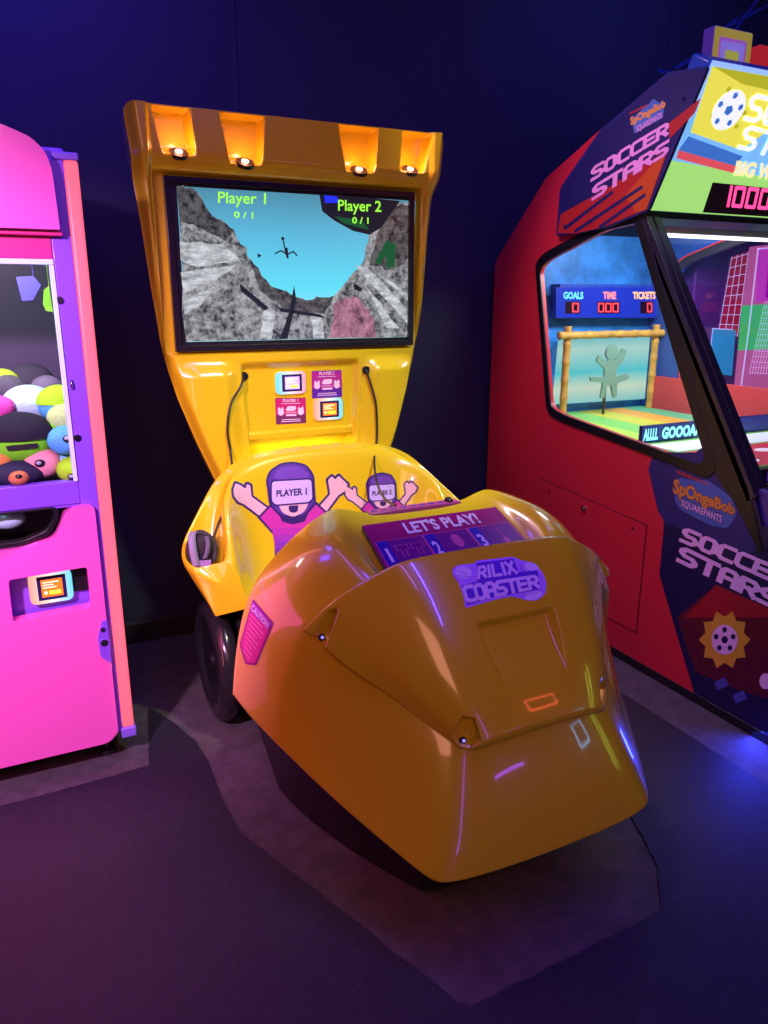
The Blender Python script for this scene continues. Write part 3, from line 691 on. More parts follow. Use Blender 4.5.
# dash rear strip
bm = bmesh.new(); box(bm, XC-.165, XC+.165, 2.03, 2.075, .948, .964); ds = fin('rear_label_strip', bm, mat('strip_base', (.3, .04, .2), .3), ride, bevel=.003)
g = Gr(); f3 = lambda x, y, L: Vector((x, y, .9645+.0006*L))
g.poly([(XC-.16, 2.034), (XC+.16, 2.034), (XC+.16, 2.071), (XC-.16, 2.071)], flat('strip_pink', (200, 80, 140)), 0)
for k in range(9): g.poly([(XC-.15+k*.034, 2.045), (XC-.15+k*.034+.022, 2.045), (XC-.15+k*.034+.022, 2.06), (XC-.15+k*.034, 2.06)], flat('strip_violet', (90, 50, 170)), 1)
g.build('strip_print', f3, ds)
bm = bmesh.new(); ball(bm, (XC+.13, 2.055, .966), .014, .018, .012); fin('latch', bm, M_blk, ride, smooth=True)
# ---- caution decal on the side facet
g = Gr(); z3 = lambda x, y: (220+x/3.84, 560+y/3.84); Z3 = lambda l: [z3(*p) for p in l]
pent = Z3([(128, 148), (208, 243), (140, 405), (98, 400), (76, 325)])
g.poly(rnd(pent, 2), flat('caution_purple', (150, 30, 130)), 0)
g.poly(rnd(Z3([(129, 160), (199, 244), (136, 396), (103, 392), (84, 324)]), 2), flat('caution_pink', (215, 45, 140)), 1)
g.poly(Z3([(129, 160), (199, 244), (188, 270), (118, 195)]), flat('caution_violet', (165, 60, 190)), 1.6)
g.text('CAUTION', quad(z3(120, 190), z3(183, 262), z3(192, 243), z3(129, 168)), flat('print_white', (235, 215, 240)), 2.4, .03)
for k in range(9):
    a = z3(116-k*3.6+6, 210+k*17); b = z3(180-k*7.5, 275+k*13.5)
    g.line([a, (a[0]+(b[0]-a[0])*(.95 if k % 3 else .7), a[1]+(b[1]-a[1])*(.95 if k % 3 else .7))], .9, flat('caution_text', (240, 150, 200)), 2.4)
g.build('caution_sticker', drape(bvhB), ride, 4, label='pink shield-shaped caution sticker on the side')
# ---- player pictures on the seat back
def figure(cx, cy, sx, sy, name, lab):
    """drawn on a 3.657x crop; (228,150) is the centre of the left figure's head"""
    T = lambda l: [(230+(cx+(x-228)*sx)/3.657, 450+(cy+(y-150)*sy)/3.657) for x, y in l]
    ol = flat('figure_outline', (46, 20, 100)); sk = flat('figure_skin', (222, 178, 190)); hl = flat('figure_helmet', (84, 40, 150)); hl2 = flat('figure_helmet_light', (105, 60, 170)); vs = flat('figure_visor', (196, 178, 245))
    g = Gr(); wl = 4.2*(sx+.1)/1.1
    def OUT(p, m, L, w=1.0):
        for i in range(len(p)): g.line([p[i], p[(i+1) % len(p)]], wl*w, ol, L+.05*(i % 3), False)
        g.poly(p, m, L+.6)
    OUT(rnd(T([(12, 145), (20, 122), (40, 130), (56, 142), (62, 124), (74, 130), (78, 170), (140, 215), (116, 247), (50, 198), (30, 190), (14, 168)]), 1.2*sx, 3), sk, 0)
    OUT(rnd(T([(328, 205), (366, 162), (358, 110), (372, 96), (384, 108), (397, 94), (430, 126), (420, 150), (396, 166), (350, 228)]), 1.2*sx, 3), sk, 0)
    OUT(T([(110, 247), (150, 205), (200, 225), (260, 225), (315, 200), (355, 237), (312, 285), (308, 400), (172, 400), (168, 310)]), flat('figure_shirt', (188, 44, 160)), 1.4)
    for k, c_ in enumerate(((172, 42, 165), (150, 42, 170), (125, 40, 172), (100, 36, 168))): g.poly(T([(152+8*min(k, 2), 285+25*k), (312, 285+25*k), (309, 400), (172, 400)]), flat('figure_shirt_%d' % k, c_), 2.3+.3*k)
    g.poly(T([(165, 205), (300, 200), (272, 262), (228, 272), (190, 262)]), ol, 3.6)
    OUT(rnd(T([(150, 200), (138, 110), (150, 80), (185, 56), (230, 50), (275, 60), (300, 95), (306, 195), (270, 238), (190, 240)]), 4*sx), hl, 3.8)
    g.poly(rnd(T([(158, 108), (165, 78), (200, 62), (250, 60), (285, 85), (290, 104)]), 4*sx), hl2, 4.6)
    g.poly(rnd(T([(172, 190), (290, 186), (272, 226), (230, 246), (190, 230)]), 4*sx), sk, 4.8)
    g.poly(rnd(T([(212, 204), (250, 202), (247, 224), (231, 231), (215, 225)]), 2*sx), ol, 5.4)
    OUT(rnd(T([(152, 116), (296, 108), (300, 178), (286, 190), (165, 200), (152, 186)]), 3.5*sx), vs, 5.4, .8)
    g.text(name, quad(*T([(168, 172), (280, 164), (280, 138), (168, 147)])), flat('figure_text', (35, 20, 70)), 6.6, .035)
    g.build('player_picture', drape(bvhS, .0005, .0008), seat, 4, label=lab)
figure(228, 150, 1.0, 1.0, 'PLAYER 1', 'picture of a cheering figure in a headset marked PLAYER 1, facing front')
figure(557, 153, .63, .66, 'PLAYER 2', 'smaller picture of a cheering figure in a headset marked PLAYER 2')
# ---- undercarriage
def ring2(rows, f): return [f(*p) for p in rows[0]]
lo = [(p[0], p[1], p[2]) for p in body_rows[0]]
outline = [(XC-w*.72, 1.50+(y-1.265)*.9) for w, y, z in lo[::-1]]+[(XC+w*.72, 1.50+(y-1.265)*.9) for w, y, z in lo[1:]]
outline += [(XC+.36, 2.9), (XC-.36, 2.9)]
slabo('black_base', [outline], lambda x, y: (x, y, .004), (0, 0, .22), M_blkm, ride, bevel=.01)
bm = bmesh.new()
box(bm, XC-.44, XC+.44, 2.30, 2.86, .20, .43); fin('seat_chassis', bm, M_blkm, ride, bevel=.01)
for s in (-1, 1):
    bm = bmesh.new()
    c = Vector((XC+s*.505, 2.72, .238)); prof = []
    for a in range(0, 361, 15):
        t = R(a); prof.append((math.cos(t)*.042, .19+math.sin(t)*.045))       # (x offset, radius)
    N = 56; rg = []
    for k in range(N):
        th = 2*math.pi*k/N; tw = 1.0+(.018 if k % 2 else 0)
        rg.append([bm.verts.new(c+Vector((dx, math.cos(th)*rr*(tw if rr > .21 else 1), math.sin(th)*rr*(tw if rr > .21 else 1)))) for dx, rr in prof[:-1]])
    for k in range(N):
        A, B = rg[k], rg[(k+1) % N]
        for i in range(len(A)): bm.faces.new((A[i], A[(i+1) % len(A)], B[(i+1) % len(A)], B[i]))
    wh = fin('wheel', bm, mat('tyre_gloss', (.015, .015, .017), .18), ride, smooth=True, angle=60)
    bm = bmesh.new(); cyl(bm, c-Vector((.022, 0, 0)), (1, 0, 0), .15, .044, 32); cyl(bm, c-Vector((.03, 0, 0)), (1, 0, 0), .04, .06, 20)
    fin('hub', bm, M_blk, wh, smooth=True, angle=40)
    bm = bmesh.new(); tube(bm, [(XC+s*.40, 2.60, .05), (XC+s*.40, 2.58, .30), (XC+s*.43, 2.56, .47)], .012, 10); tube(bm, [(XC+s*.34, 2.50, .06), (XC+s*.34, 2.48, .46)], .010, 10); tube(bm, [(XC+s*.44, 2.56, .35), (XC+s*.30, 2.46, .35)], .008, 8)
    fin('support_bar', bm, mat('gloss_black_metal', (.03, .02, .025), .12, metal=.6), ride, smooth=True, angle=40)

# ---- VR headset in the left pocket
c = Vector((.562, 2.652, .585)); hs = thing('vr_headset', c, 'black virtual reality headset with grey straps in the left arm pocket of the ride', 'headset')
rot = Matrix.Rotation(R(-14), 3, 'Z')
def TR(bm): bmesh.ops.transform(bm, matrix=Matrix.Translation(c) @ rot.to_4x4(), verts=bm.verts)
bm = bmesh.new(); box(bm, -.028, .040, -.034, .010, .045, .115); bmesh.ops.bevel(bm, geom=bm.edges[:], offset=.012, segments=4, affect='EDGES'); TR(bm)
vb = fin('visor', bm, mat('headset_plastic', (.03, .02, .045), .25), hs, smooth=True, angle=50)
bm = bmesh.new(); box(bm, -.020, .034, -.0365, -.033, .078, .104); TR(bm); fin('visor_face', bm, mat('visor_gloss', (.30, .22, .45), .15), vb, bevel=.002)
bm = bmesh.new(); ball(bm, (.004, .016, .130), .050, .034, .058, 24, 16); TR(bm); fin('face_cushion', bm, mat('foam_black', (.012, .012, .016), .8, bump=.5, bscale=150), hs, smooth=True)
bm = bmesh.new(); tube(bm, smooth_path([(-.034, -.012, .10), (-.044, .006, .135), (-.030, .020, .175), (.000, .026, .192), (.034, .022, .172), (.050, .010, .135), (.042, -.008, .09)], 6), .010, 10); TR(bm)
fin('head_strap', bm, mat('strap_black', (.02, .02, .025), .7, bump=.4, bscale=120), hs, smooth=True)
def band(name, pts, hw, m):
    bm = bmesh.new(); vs = [(bm.verts.new(p+Vector((-hw, -hw*.3, 0))), bm.verts.new(p+Vector((hw, hw*.3, 0)))) for p in smooth_path(pts, 6)]
    for (a, b), (d, e) in zip(vs, vs[1:]): bm.faces.new((a, b, e, d))
    TR(bm); o = fin(name, bm, m, hs, smooth=True); m_ = o.modifiers.new('t', 'SOLIDIFY'); m_.thickness = .005
band('top_strap', [(-.018, -.038, .085), (-.024, -.036, .12), (-.028, -.028, .155), (-.030, -.010, .183), (-.024, .018, .196)], .013, mat('strap_grey', (.24, .22, .34), .8, bump=.6, bscale=200))
band('side_strap', [(.012, -.038, .112), (.022, -.030, .135), (.026, -.018, .16), (.022, .004, .180)], .008, mat('strap_slate', (.10, .09, .15), .8))

# ================================================================== CLAW MACHINE
YF = 2.55
claw = thing('claw_machine', (-.18, 2.95, 0), 'pink and purple claw machine with a salmon light strip, full of plush toys', 'claw machine')
M_pink = mat('pink_gelcoat', (.90, .14, .52), .22, coat=.6, emit=(1, .05, .45), es=.0)
M_pur = mat('purple_paint', (.24, .09, .75), .35, coat=.3)
M_mag = mat('magenta_paint', (.75, .03, .25), .35)
XL, XR = -.66, .222
fz = lambda x, z: (x, YF, z)
# lower door with rounded corners, chute cut-out and reader niche
door = [(XL, .10), (.17, .10), (.206, .13), (.206, .962), (.155, .962), (.115, .945), (.095, .90), (.075, .865), (-.02, .845), (XL, .845)]
hole = rnd([(-.073, .605), (.163, .612), (.163, .755), (-.07, .748)], .012)
slabo('lower_panel', [rnd(door, [0, .10, .03, .03, .03, .02, .03, .03, .03, 0], 8), hole], lambda x, z: (x, YF-.02, z), (0, .05, 0), M_pink, claw, bevel=.012)
bm = bmesh.new(); box(bm, -.10, .18, YF+.055, YF+.075, .58, .78); box(bm, -.10, -.073, YF, YF+.07, .59, .77); fin('reader_niche', bm, M_pur, claw, bevel=.002)
boxo('reader_slot', (.085, .163, YF+.04, YF+.056, .655, .755), M_blk, claw, bevel=.002)
card_reader(claw, (-.016, .116, .635, .742), YF+.035, True)
for z_, r_ in ((.482, .012), (.53, .008)):
    bm = bmesh.new(); cyl(bm, (.190, YF-.020, z_), (0, -1, 0), r_, .008, 20); fin('door_lock', bm, M_chr, claw, smooth=True, angle=40)
slabo('lock_plate', [rnd([(.175, .43), (.207, .40), (.207, .56), (.19, .56), (.172, .50)], .012)], lambda x, z: (x, YF-.024, z), (0, .006, 0), M_pur, claw)
# frame
bm = bmesh.new(); box(bm, .167, XR, YF, YF+.06, .12, 1.985); box(bm, XL, .167, YF, YF+.05, .965, 1.038); box(bm, XL, .167, YF+.004, YF+.05, .955, .963)
fin('front_frame', bm, M_pur, claw, bevel=.003)
boxo('header_band', (XL, .166, YF, YF+.05, 1.712, 1.79), M_mag, claw)
sal = mat('salmon_light', (.5, .10, .12), .4, emit=(1, .115, .15), es=1.05)
boxo('light_strip', (XR+.001, .262, YF-.004, YF+.05, .135, 1.985), sal, claw, bevel=.008)
bm = bmesh.new(); box(bm, XR-.006, .268, YF-.008, YF+.06, .095, .135); fin('strip_end_cap', bm, mat('violet_plastic', (.25, .15, .75), .3), claw, bevel=.006)
bm = bmesh.new(); box(bm, XR-.028, .264, YF-.006, YF+.06, 1.985, 2.006); fin('strip_end_cap', bm, MATS['violet_plastic'], claw, bevel=.004)
bm = bmesh.new(); box(bm, .154, .166, YF-.006, YF+.04, 1.04, 1.695); box(bm, XL, .166, YF-.006, YF+.04, 1.696, 1.711); fin('window_trim', bm, mat('brushed_trim', (.65, .95, .95), .35), claw, bevel=.001)
boxo('front_glass', (XL, .154, YF+.012, YF+.018, 1.038, 1.696), M_glass, claw, bevel=0)
# canopy
rows = []
bm = bmesh.new(); prof = []
cp = [(XL, 1.79), (.190, 1.79), (.186, 1.95), (.174, 1.995), (.14, 2.03), (.06, 2.060), (-.1, 2.085), (XL, 2.11)]
slab(bm, [rnd(cp, [0, .005, .04, .02, .02, .03, .05, 0], 6)], lambda x, z: (x, YF-.055, z), (0, .14, 0))
fin('canopy', bm, M_pink, claw, bevel=.03)
boxo('canopy_lip', (XL, .198, YF-.03, YF+.05, 1.775, 1.79), M_mag, claw)
# cabinet shell
bm = bmesh.new(); box(bm, .235, .255, YF+.06, 3.42, .1, 2.0); box(bm, XL-.02, XL, YF, 3.42, .1, 2.1); box(bm, XL, .235, 3.40, 3.42, .1, 2.0); box(bm, XL, .235, YF+.08, 3.40, .98, 1.0); box(bm, XL, .235, YF+.06, 3.42, 1.95, 1.97); box(bm, XL, .235, YF+.10, 3.4, .10, .12)
fin('cabinet', bm, mat('cabinet_purple', (.05, .02, .10), .5), claw, bevel=.003)
boxo('inner_back_panel', (XL, .233, 3.38, 3.398, 1.0, 1.95), mat('inner_panel', (.05, .05, .09), .4), claw)
boxo('inner_side_panel', (.228, .234, YF+.06, 3.38, 1.0, 1.95), mat('inner_side', (.10, .10, .18), .3), claw)
bm = bmesh.new(); box(bm, -.5, .12, YF+.07, YF+.10, 1.915, 1.935); fin('inner_light_tube', bm, mat('tube_glow', (1, 1, 1), .4, emit=(.9, .95, 1), es=6), claw, bevel=.004)
lamp_light('claw_inner_light', (-.1, 2.78, 1.90), 7.5, (.9, .97, 1), .1, typ='AREA', rot=(0, .1, -1), size=.5, sizey=.3)
# prize chute flap
slabo('chute_window', [rnd([(XL, .858), (-.02, .862), (.055, .885), (.085, .93), (.085, .955), (XL, .955)], .02)], lambda x, z: (x, YF+.02, z), (0, .004, 0), M_glass, claw)
bm = bmesh.new(); box(bm, XL, .12, YF+.30, YF+.31, .80, .98); box(bm, XL, .12, YF+.02, YF+.30, .80, .81); fin('chute_box', bm, mat('chute_dark', (.03, .03, .06), .4), claw)
slabo('chute_frame', [rnd([(XL, .846), (-.015, .848), (.065, .872), (.098, .925), (.098, .962), (XL, .962)], .02), rnd([(XL+.01, .858), (-.02, .862), (.055, .885), (.085, .93), (.085, .955), (XL+.01, .955)], .02)], lambda x, z: (x, YF+.0, z), (0, .03, 0), M_blk, claw)
for x, z in ((.171, 1.595), (.178, 1.178), (-.5, 1.75)):
    bm = bmesh.new(); cyl(bm, (x, YF+.001, z), (0, -1, 0), .011, .007, 18); bmesh.ops.recalc_face_normals(bm, faces=bm.faces); fin('screw', bm, M_chr, claw, smooth=True, angle=40)
bm = bmesh.new(); tube(bm, [(.178, YF-.006, 1.36), (.178, YF-.012, 1.35), (.178, YF-.012, 1.335), (.178, YF, 1.33)], .003, 8); fin('latch', bm, M_chr, claw, smooth=True)
for x in (-.55, .17):
    for y in (2.64, 3.3):
        bm = bmesh.new(); cyl(bm, (x, y, .001), (0, 0, 1), .028, .018, 20); cyl(bm, (x, y, .018), (0, 0, 1), .01, .085, 12); fin('foot', bm, M_stl, claw, smooth=True, angle=40)
# claw
bm = bmesh.new(); cyl(bm, (-.28, 2.95, 1.66), (0, 0, 1), .006, .29, 10); cyl(bm, (-.28, 2.95, 1.60), (0, 0, 1), .035, .06, 20)
for k in range(3):
    a = 2*math.pi*k/3; d = Vector((math.cos(a), math.sin(a), 0)); p0 = Vector((-.28, 2.95, 1.60)); tube(bm, [p0+d*.03, p0+d*.09+Vector((0, 0, -.05)), p0+d*.07+Vector((0, 0, -.12)), p0+d*.03+Vector((0, 0, -.15))], .005, 8)
fin('claw', bm, M_chr, claw, smooth=True, angle=40)
boxo('top_cover', (XL, .235, YF+.08, 3.42, 1.975, 2.03), M_pur, claw, bevel=.01)
# ---- plush toys (top-level things)
def fur(name, col): return mat(name, col, .9, spec=.15, bump=.9, bscale=220)
def plush(px, py, Y, r, col, label, cap=None, eye=None, snout=None, ears=None, flatn=.85, grp='plush toys in the claw machine'):
    """centre given as a point in the photograph at depth Y; rests in the heap"""
    Y = max(Y, YF+.024+r*.93) if grp.endswith('machine') else Y; c = at(px, py, 1, Y); c.x = min(c.x, .222-r)
    if grp.endswith('machine'): c.z = max(c.z, 1.022+r*flatn*.98)
    t = thing('plush_toy', (c.x, c.y, c.z-r*flatn), label, 'plush toy', grp)
    bm = bmesh.new(); ball(bm, c, r, r*.9, r*flatn, 32, 20); o = fin('head', bm, fur('fur_%d_%d_%d' % tuple(int(k*255) for k in col), col), t, smooth=True)
    if cap:
        bm = bmesh.new(); ball(bm, c+Vector((0, -.002, r*.12)), r*1.05, r*.96, r*flatn*1.02, 32, 20)
        bmesh.ops.delete(bm, geom=[f for f in bm.faces if f.calc_center_median().z < c.z+r*.16], context='FACES')
        cap_o = fin('cap', bm, fur('fur_cap_%d_%d_%d' % tuple(int(k*255) for k in cap), cap), t, smooth=True)
    if ears:
        for s in (-1, 1):
            bm = bmesh.new(); ball(bm, c+Vector((s*r*.85, -.1*r, r*.28)), r*.22, r*.14, r*.24); fin('ear', bm, fur('fur_e%d' % int(ears[0]*255), ears), t, smooth=True)
    if eye:
        for ex, ez, er in eye:
            d = Vector((ex, -math.sqrt(max(.05, 1-ex*ex-ez*ez)), ez)); p = c+Vector((d.x*r, d.y*r*.9, d.z*r*flatn))
            bm = bmesh.new(); ball(bm, p, er*r, er*r*.5, er*r*.8); e = fin('eye', bm, mat('eye_black', (.01, .01, .012), .15), t, smooth=True)
            bm = bmesh.new(); ball(bm, p+Vector((-.2*er*r, -.35*er*r, .15*er*r)), er*r*.55, er*r*.25, er*r*.38); fin('iris', bm, mat('eye_grey', (.35, .38, .42), .3), e, smooth=True)
    if snout:
        d = Vector((.05, -.95, -.1)); bm = bmesh.new(); ball(bm, c+Vector((0, -r*.80, -r*.05)), r*.36, r*.3, r*.27); s_ = fin('snout', bm, fur('fur_snout%d' % int(snout[0]*255), snout), t, smooth=True)
        bm = bmesh.new(); ball(bm, c+Vector((0, -r*1.08, r*.06)), r*.12, r*.08, r*.08); fin('nose', bm, mat('nose_black', (.01, .01, .01), .2), s_, smooth=True)
    return t
pt = lambda x, y: (x*110/768, 380+y*140/977)
green, lime_, cyan, mint, dark, blue = (.20, .85, .03), (.36, .85, .03), (.10, .55, .85), (.45, .80, .78), (.02, .02, .03), (.10, .45, .80)
plush(*pt(150, 420), 2.70, .098, green, 'lime green plush with a black cap and black brow, in the claw machine', cap=dark, ears=green, flatn=.80)
plush(*pt(200, 165), 2.87, .085, mint, 'pale mint plush ball behind the black-capped green plush', flatn=.75)
plush(*pt(430, 175), 2.80, .070, cyan, 'cyan plush with a lime crown, top right of the plush heap', cap=lime_)
plush(*pt(450, 265), 2.72, .055, (.45, .75, .25), 'pale green furry plush between the cyan one and the blue ball')
plush(*pt(455, 420), 2.64, .055, blue, 'blue ball plush with one grey eye against the window frame', eye=[(.12, .25, .30)])
plush(*pt(510, 640), 2.62, .050, lime_, 'lime plush with a dark eye in the lower right window corner', eye=[(-.15, -.35, .28)])
plush(*pt(130, 668), 2.635, .085, (.03, .03, .06), 'black plush dog with an orange-brown snout at the window bottom', snout=(.55, .20, .08), ears=(.03, .03, .06), flatn=.50)
plush(*pt(290, 580), 2.66, .062, (.80, .35, .35), 'rainbow coloured plush beside the black plush dog', eye=[(-.1, .2, .26)], flatn=.8)
plush(*pt(15, 560), 2.66, .035, (.60, .28, .06), 'small orange-brown plush at the left edge, above the black plush dog')
plush(*pt(440, 575), 2.66, .030, (.25, .65, .9), 'small light blue plush between the blue ball and lime plush')
plush(*pt(0, 190), 2.80, .045, (.75, .10, .45), 'pink plush at the left edge of the window, behind the heap')
plush(*pt(15, 20), 3.08, .06, (.45, .70, .05), 'olive green plush at the back left of the heap')
plush(*pt(215, 20), 3.16, .085, (.05, .05, .07), 'dark grey plush far back in the heap')
plush(*pt(60, 60), 2.92, .055, (.10, .10, .12), 'charcoal plush at the back, left of the dark grey one')
plush(*pt(330, 60), 2.98, .055, (.15, .14, .20), 'slate plush at the back right of the heap')
for k, (x, y, Y, r_) in enumerate(((-.25, 2.75, 0, .09), (-.42, 2.8, 0, .10), (-.1, 3.0, 0, .10), (.12, 2.95, 0, .09), (-.30, 3.1, 0, .11), (.0, 2.8, 0, .085), (-.5, 3.1, 0, .11), (.13, 3.2, 0, .1))):
    pass
# black brow and mouth of the green plush
gp = [o for o in bpy.data.objects if o.get('label', '').startswith('lime green plush')][0]
hb = [c_ for c_ in gp.children if c_.name.startswith('head')][0]
bvg = BVHTree.FromBMesh(bm_of(hb))
g = Gr(); kb = mat('felt_black', (.012, .012, .014), .8)
g.poly([pt(75, 292), pt(170, 285), pt(188, 345), pt(180, 382), pt(80, 370)], kb, 3); g.poly([pt(45, 458), pt(255, 440), pt(262, 470), pt(110, 485), pt(60, 490)], kb, 3)
g.build('face_patch', drape(bvg, .001, .003), gp, 3)
boxo('inner_heap_shelf', (XL, .226, YF+.085, 3.38, 1.0, 1.02), mat('heap_shelf', (.05, .05, .08), .8), claw)
# flat coloured shapes hung behind the glass
for p4, m, lab in (([(16, 277), (33, 276), (41, 285), (33, 300), (22, 301)], flat('shape_lavender', (110, 100, 230), .8), 'lavender flat shape hanging high inside the claw machine'), ([(43, 304), (44, 290), (49, 286), (53, 312), (46, 311)], flat('shape_lime', (140, 215, 60), .8), 'lime flat shape hanging high inside the claw machine')):
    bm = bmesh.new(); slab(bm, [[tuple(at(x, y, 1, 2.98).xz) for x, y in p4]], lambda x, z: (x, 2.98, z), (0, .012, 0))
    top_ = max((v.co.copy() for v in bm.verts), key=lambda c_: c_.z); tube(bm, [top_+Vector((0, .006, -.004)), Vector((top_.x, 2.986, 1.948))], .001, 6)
    tag(fin('hung_shape', bm, m, bevel=.004), lab, 'decoration')
plush(*pt(95, 875), 2.72, .055, (.15, .65, .75), 'aqua plush ball lying behind the prize chute flap', grp='plush toys in the prize chute', flatn=.6)
plush(*pt(60, 965+10), 2.64, .050, (.45, .75, .80), 'pale blue plush ball in front in the prize chute', grp='plush toys in the prize chute', flatn=.6)

# ================================================================== SOCCER CABINET
XS, XO = 2.38, 3.30
soc = thing('soccer_game_cabinet', (2.84, 2.7, 0), 'red and navy soccer arcade cabinet with large windows and a lit marquee', 'arcade cabinet')
M_red = mat('red_laminate', (.58, .020, .040), .42, coat=.15)
M_navy = mat('navy_decal', lin(38, 36, 100), .4)
fx = lambda y, z: (XS, y, z)
side = [(3.515, .035), (3.515, 1.784), (3.119, 2.143), (2.767, 2.286), (2.409, 2.42), (2.23, 2.39), (2.50, 1.935), (1.83, .93), (1.735, .73), (1.52, .66), (1.50, .035)]
win = [(3.125, 1.735), (3.065, 1.775), (2.68, 1.882), (2.50, 1.895), (2.025, 1.03), (2.05, .978), (2.872, 1.062), (2.982, 1.085)]
wr = rnd(win, [.03, .03, .05, .02, .05, .04, .05, .05], 6)
cy = sum(p[0] for p in win)/8; cz = sum(p[1] for p in win)/8
big = rnd([(cy+(a-cy)*1.085, cz+(b-cz)*1.10) for a, b in win], [.04, .04, .06, .02, .05, .05, .06, .06], 6)
big = [(max(a, 0), b) for a, b in big]
slabo('side_panel', [rnd(side, [.02, .02, .03, .02, .02, .02, .01, .01, .01, .02, .02]), wr], fx, (.02, 0, 0), M_red, soc, bevel=.002)
slabo('window_trim', [big, wr], lambda y, z: (XS-.006, y, z), (.012, 0, 0), M_blk, soc, bevel=.002)
slabo('side_window', [wr], lambda y, z: (XS+.008, y, z), (.004, 0, 0), M_glass, soc, bevel=0)
slabo('far_side_panel', [rnd(side, .02), wr], lambda y, z: (XO, y, z), (.02, 0, 0), mat('inner_blue_laminate', (.03, .10, .45), .3), soc)
slabo('far_window_trim', [big, wr], lambda y, z: (XO-.010, y, z), (.012, 0, 0), mat('trim_charcoal', (.03, .03, .045), .35), soc)
bm = bmesh.new(); tube(bm, [(XO-.012, a, b) for a, b in big]+[(XO-.012, *big[0])], .004, 6, False); fin('far_trim_piping', bm, mat('red_piping', (.8, .05, .08), .4), soc)
slabo('far_window', [wr], lambda y, z: (XO+.006, y, z), (.004, 0, 0), glass('tinted_glass', (.75, .8, 1)), soc, bevel=0)
bm = bmesh.new(); box(bm, XS+.02, XO, 3.49, 3.515, .1, 1.78); box(bm, XS+.02, XO, 1.52, 3.49, .1, .12)
fin('rear_panel', bm, M_blk, soc)
slabo('roof', [[(3.515, 1.784), (3.119, 2.143), (2.767, 2.286), (2.409, 2.42), (2.23, 2.39), (2.24, 2.36), (2.41, 2.39), (2.76, 2.255), (3.10, 2.115), (3.50, 1.76)]], lambda y, z: (XS+.02, y, z), (XO-XS-.02, 0, 0), M_blk, soc)
slabo('pillar_cover', [[(2.52, 1.905), (2.50, 1.938), (1.825, .93), (1.735, .72), (1.745, .71), (1.87, .86), (2.028, 1.0)]], lambda y, z: (XS-.004, y, z), (.006, 0, 0), M_blk, soc)
bm = bmesh.new(); tube(bm, [(XS+.010, y, z) for y, z in ((2.495, 1.94), (1.826, .93), (1.73, .73), (1.518, .66), (1.496, .64), (1.496, .05))], .0125, 10); fin('edge_moulding', bm, M_blk, soc, smooth=True)
# plinth
boxo('plinth', (XS-.004, XO-.02, 1.50, 3.49, .003, .04), M_blk, soc, bevel=.002)
# navy decals on the side
side_g = Gr(); px_ = lambda l: l
st1 = flat('decal_navy', (40, 38, 105)); st2 = flat('decal_deep_navy', (22, 20, 70)); whp = flat('decal_pinkwhite', (225, 190, 235)); rd = flat('decal_red', (150, 25, 40)); rdk = flat('decal_dark_red', (90, 15, 35))
def cp6(x, y): return (640+x/2.695, 380+y/2.695)
C6 = lambda l: [cp6(*p) for p in l]
side_g.poly(C6([(65, 380), (430, 400), (430, 1090), (150, 858), (52, 525), (60, 440)]), st2, 0)
side_g.poly(C6([(38, 195), (150, 195), (182, 170), (330, 445), (292, 468), (68, 385), (48, 352), (22, 240)]), st1, 1)
side_g.poly(C6([(205, 552), (345, 615), (345, 860), (255, 830), (150, 790), (100, 640)]), rdk, .6)
side_g.poly(C6([(205, 552), (345, 615), (345, 640), (120, 640)]), rd, .7)
for k in range(9): side_g.line([cp6(108+k*5, 650+k*17), cp6(345, 735+k*17)], .9, st2, 1.2)
# generic ball and star in place of the cartoon figure
yl = flat('decal_mustard', (205, 165, 50)); 
for (cx, cy_, r_) in ((228, 700, 62),):
    c0 = cp6(cx, cy_); star = []
    for k in range(20):
        rr = (26 if k % 2 == 0 else 20); star.append((c0[0]+rr*math.cos(R(18*k)), c0[1]+rr*1.15*math.sin(R(18*k))))
    side_g.poly(star, yl, 1.6)
    side_g.ell(c0[0], c0[1], 13, 15, whp, 2.4)
    for k in range(5): a = R(72*k-90); side_g.ell(c0[0]+9*math.cos(a), c0[1]+10*math.sin(a), 2.6, 3, st2, 3, n=6)
    side_g.ell(c0[0], c0[1], 3.6, 4, st2, 3, n=6)
def boot(x, y): side_g.poly(C6([(x, y), (x+28, y-14), (x+40, y+8), (x+8, y+22)]), flat('decal_blue', (70, 80, 170)), 2.5)
boot(200, 815); boot(250, 850)
side_g.ell(*cp6(338, 812), 6, 8, whp, 2)
# logo lettering
lo1 = rnd(C6([(92, 300), (105, 262), (150, 272), (178, 268), (212, 290), (250, 320), (262, 360), (236, 400), (190, 392), (110, 350), (95, 330)]), 3)
side_g.poly(lo1, flat('logo_sea_blue', (70, 105, 175)), 2)
side_g.text('nickelodeon', quad(cp6(96, 250), cp6(184, 284), cp6(186, 275), cp6(99, 240)), flat('logo_red', (200, 60, 50)), 2.8, .02)
wood = flat('logo_wood', (215, 150, 60)); woodd = flat('logo_wood_dark', (120, 70, 30))
side_g.text('SpOngeBob', quad(cp6(86, 318), cp6(256, 376), cp6(258, 335), cp6(90, 262)), woodd, 2.8, .07)
side_g.text('SpOngeBob', quad(cp6(88, 316), cp6(254, 372), cp6(256, 337), cp6(92, 265)), wood, 3.6, .035)
side_g.text('SQUAREPANTS', quad(cp6(108, 344), cp6(220, 392), cp6(222, 362), cp6(112, 318)), st2, 2.8, .07)
side_g.text('SQUAREPANTS', quad(cp6(109, 342), cp6(219, 389), cp6(221, 365), cp6(113, 321)), whp, 3.6, .02)
side_g.blk('SOCCER', quad(cp6(104, 434), cp6(392, 562), cp6(412, 520), cp6(118, 394)), whp, 2.6, 1.75, 1.7, .0)
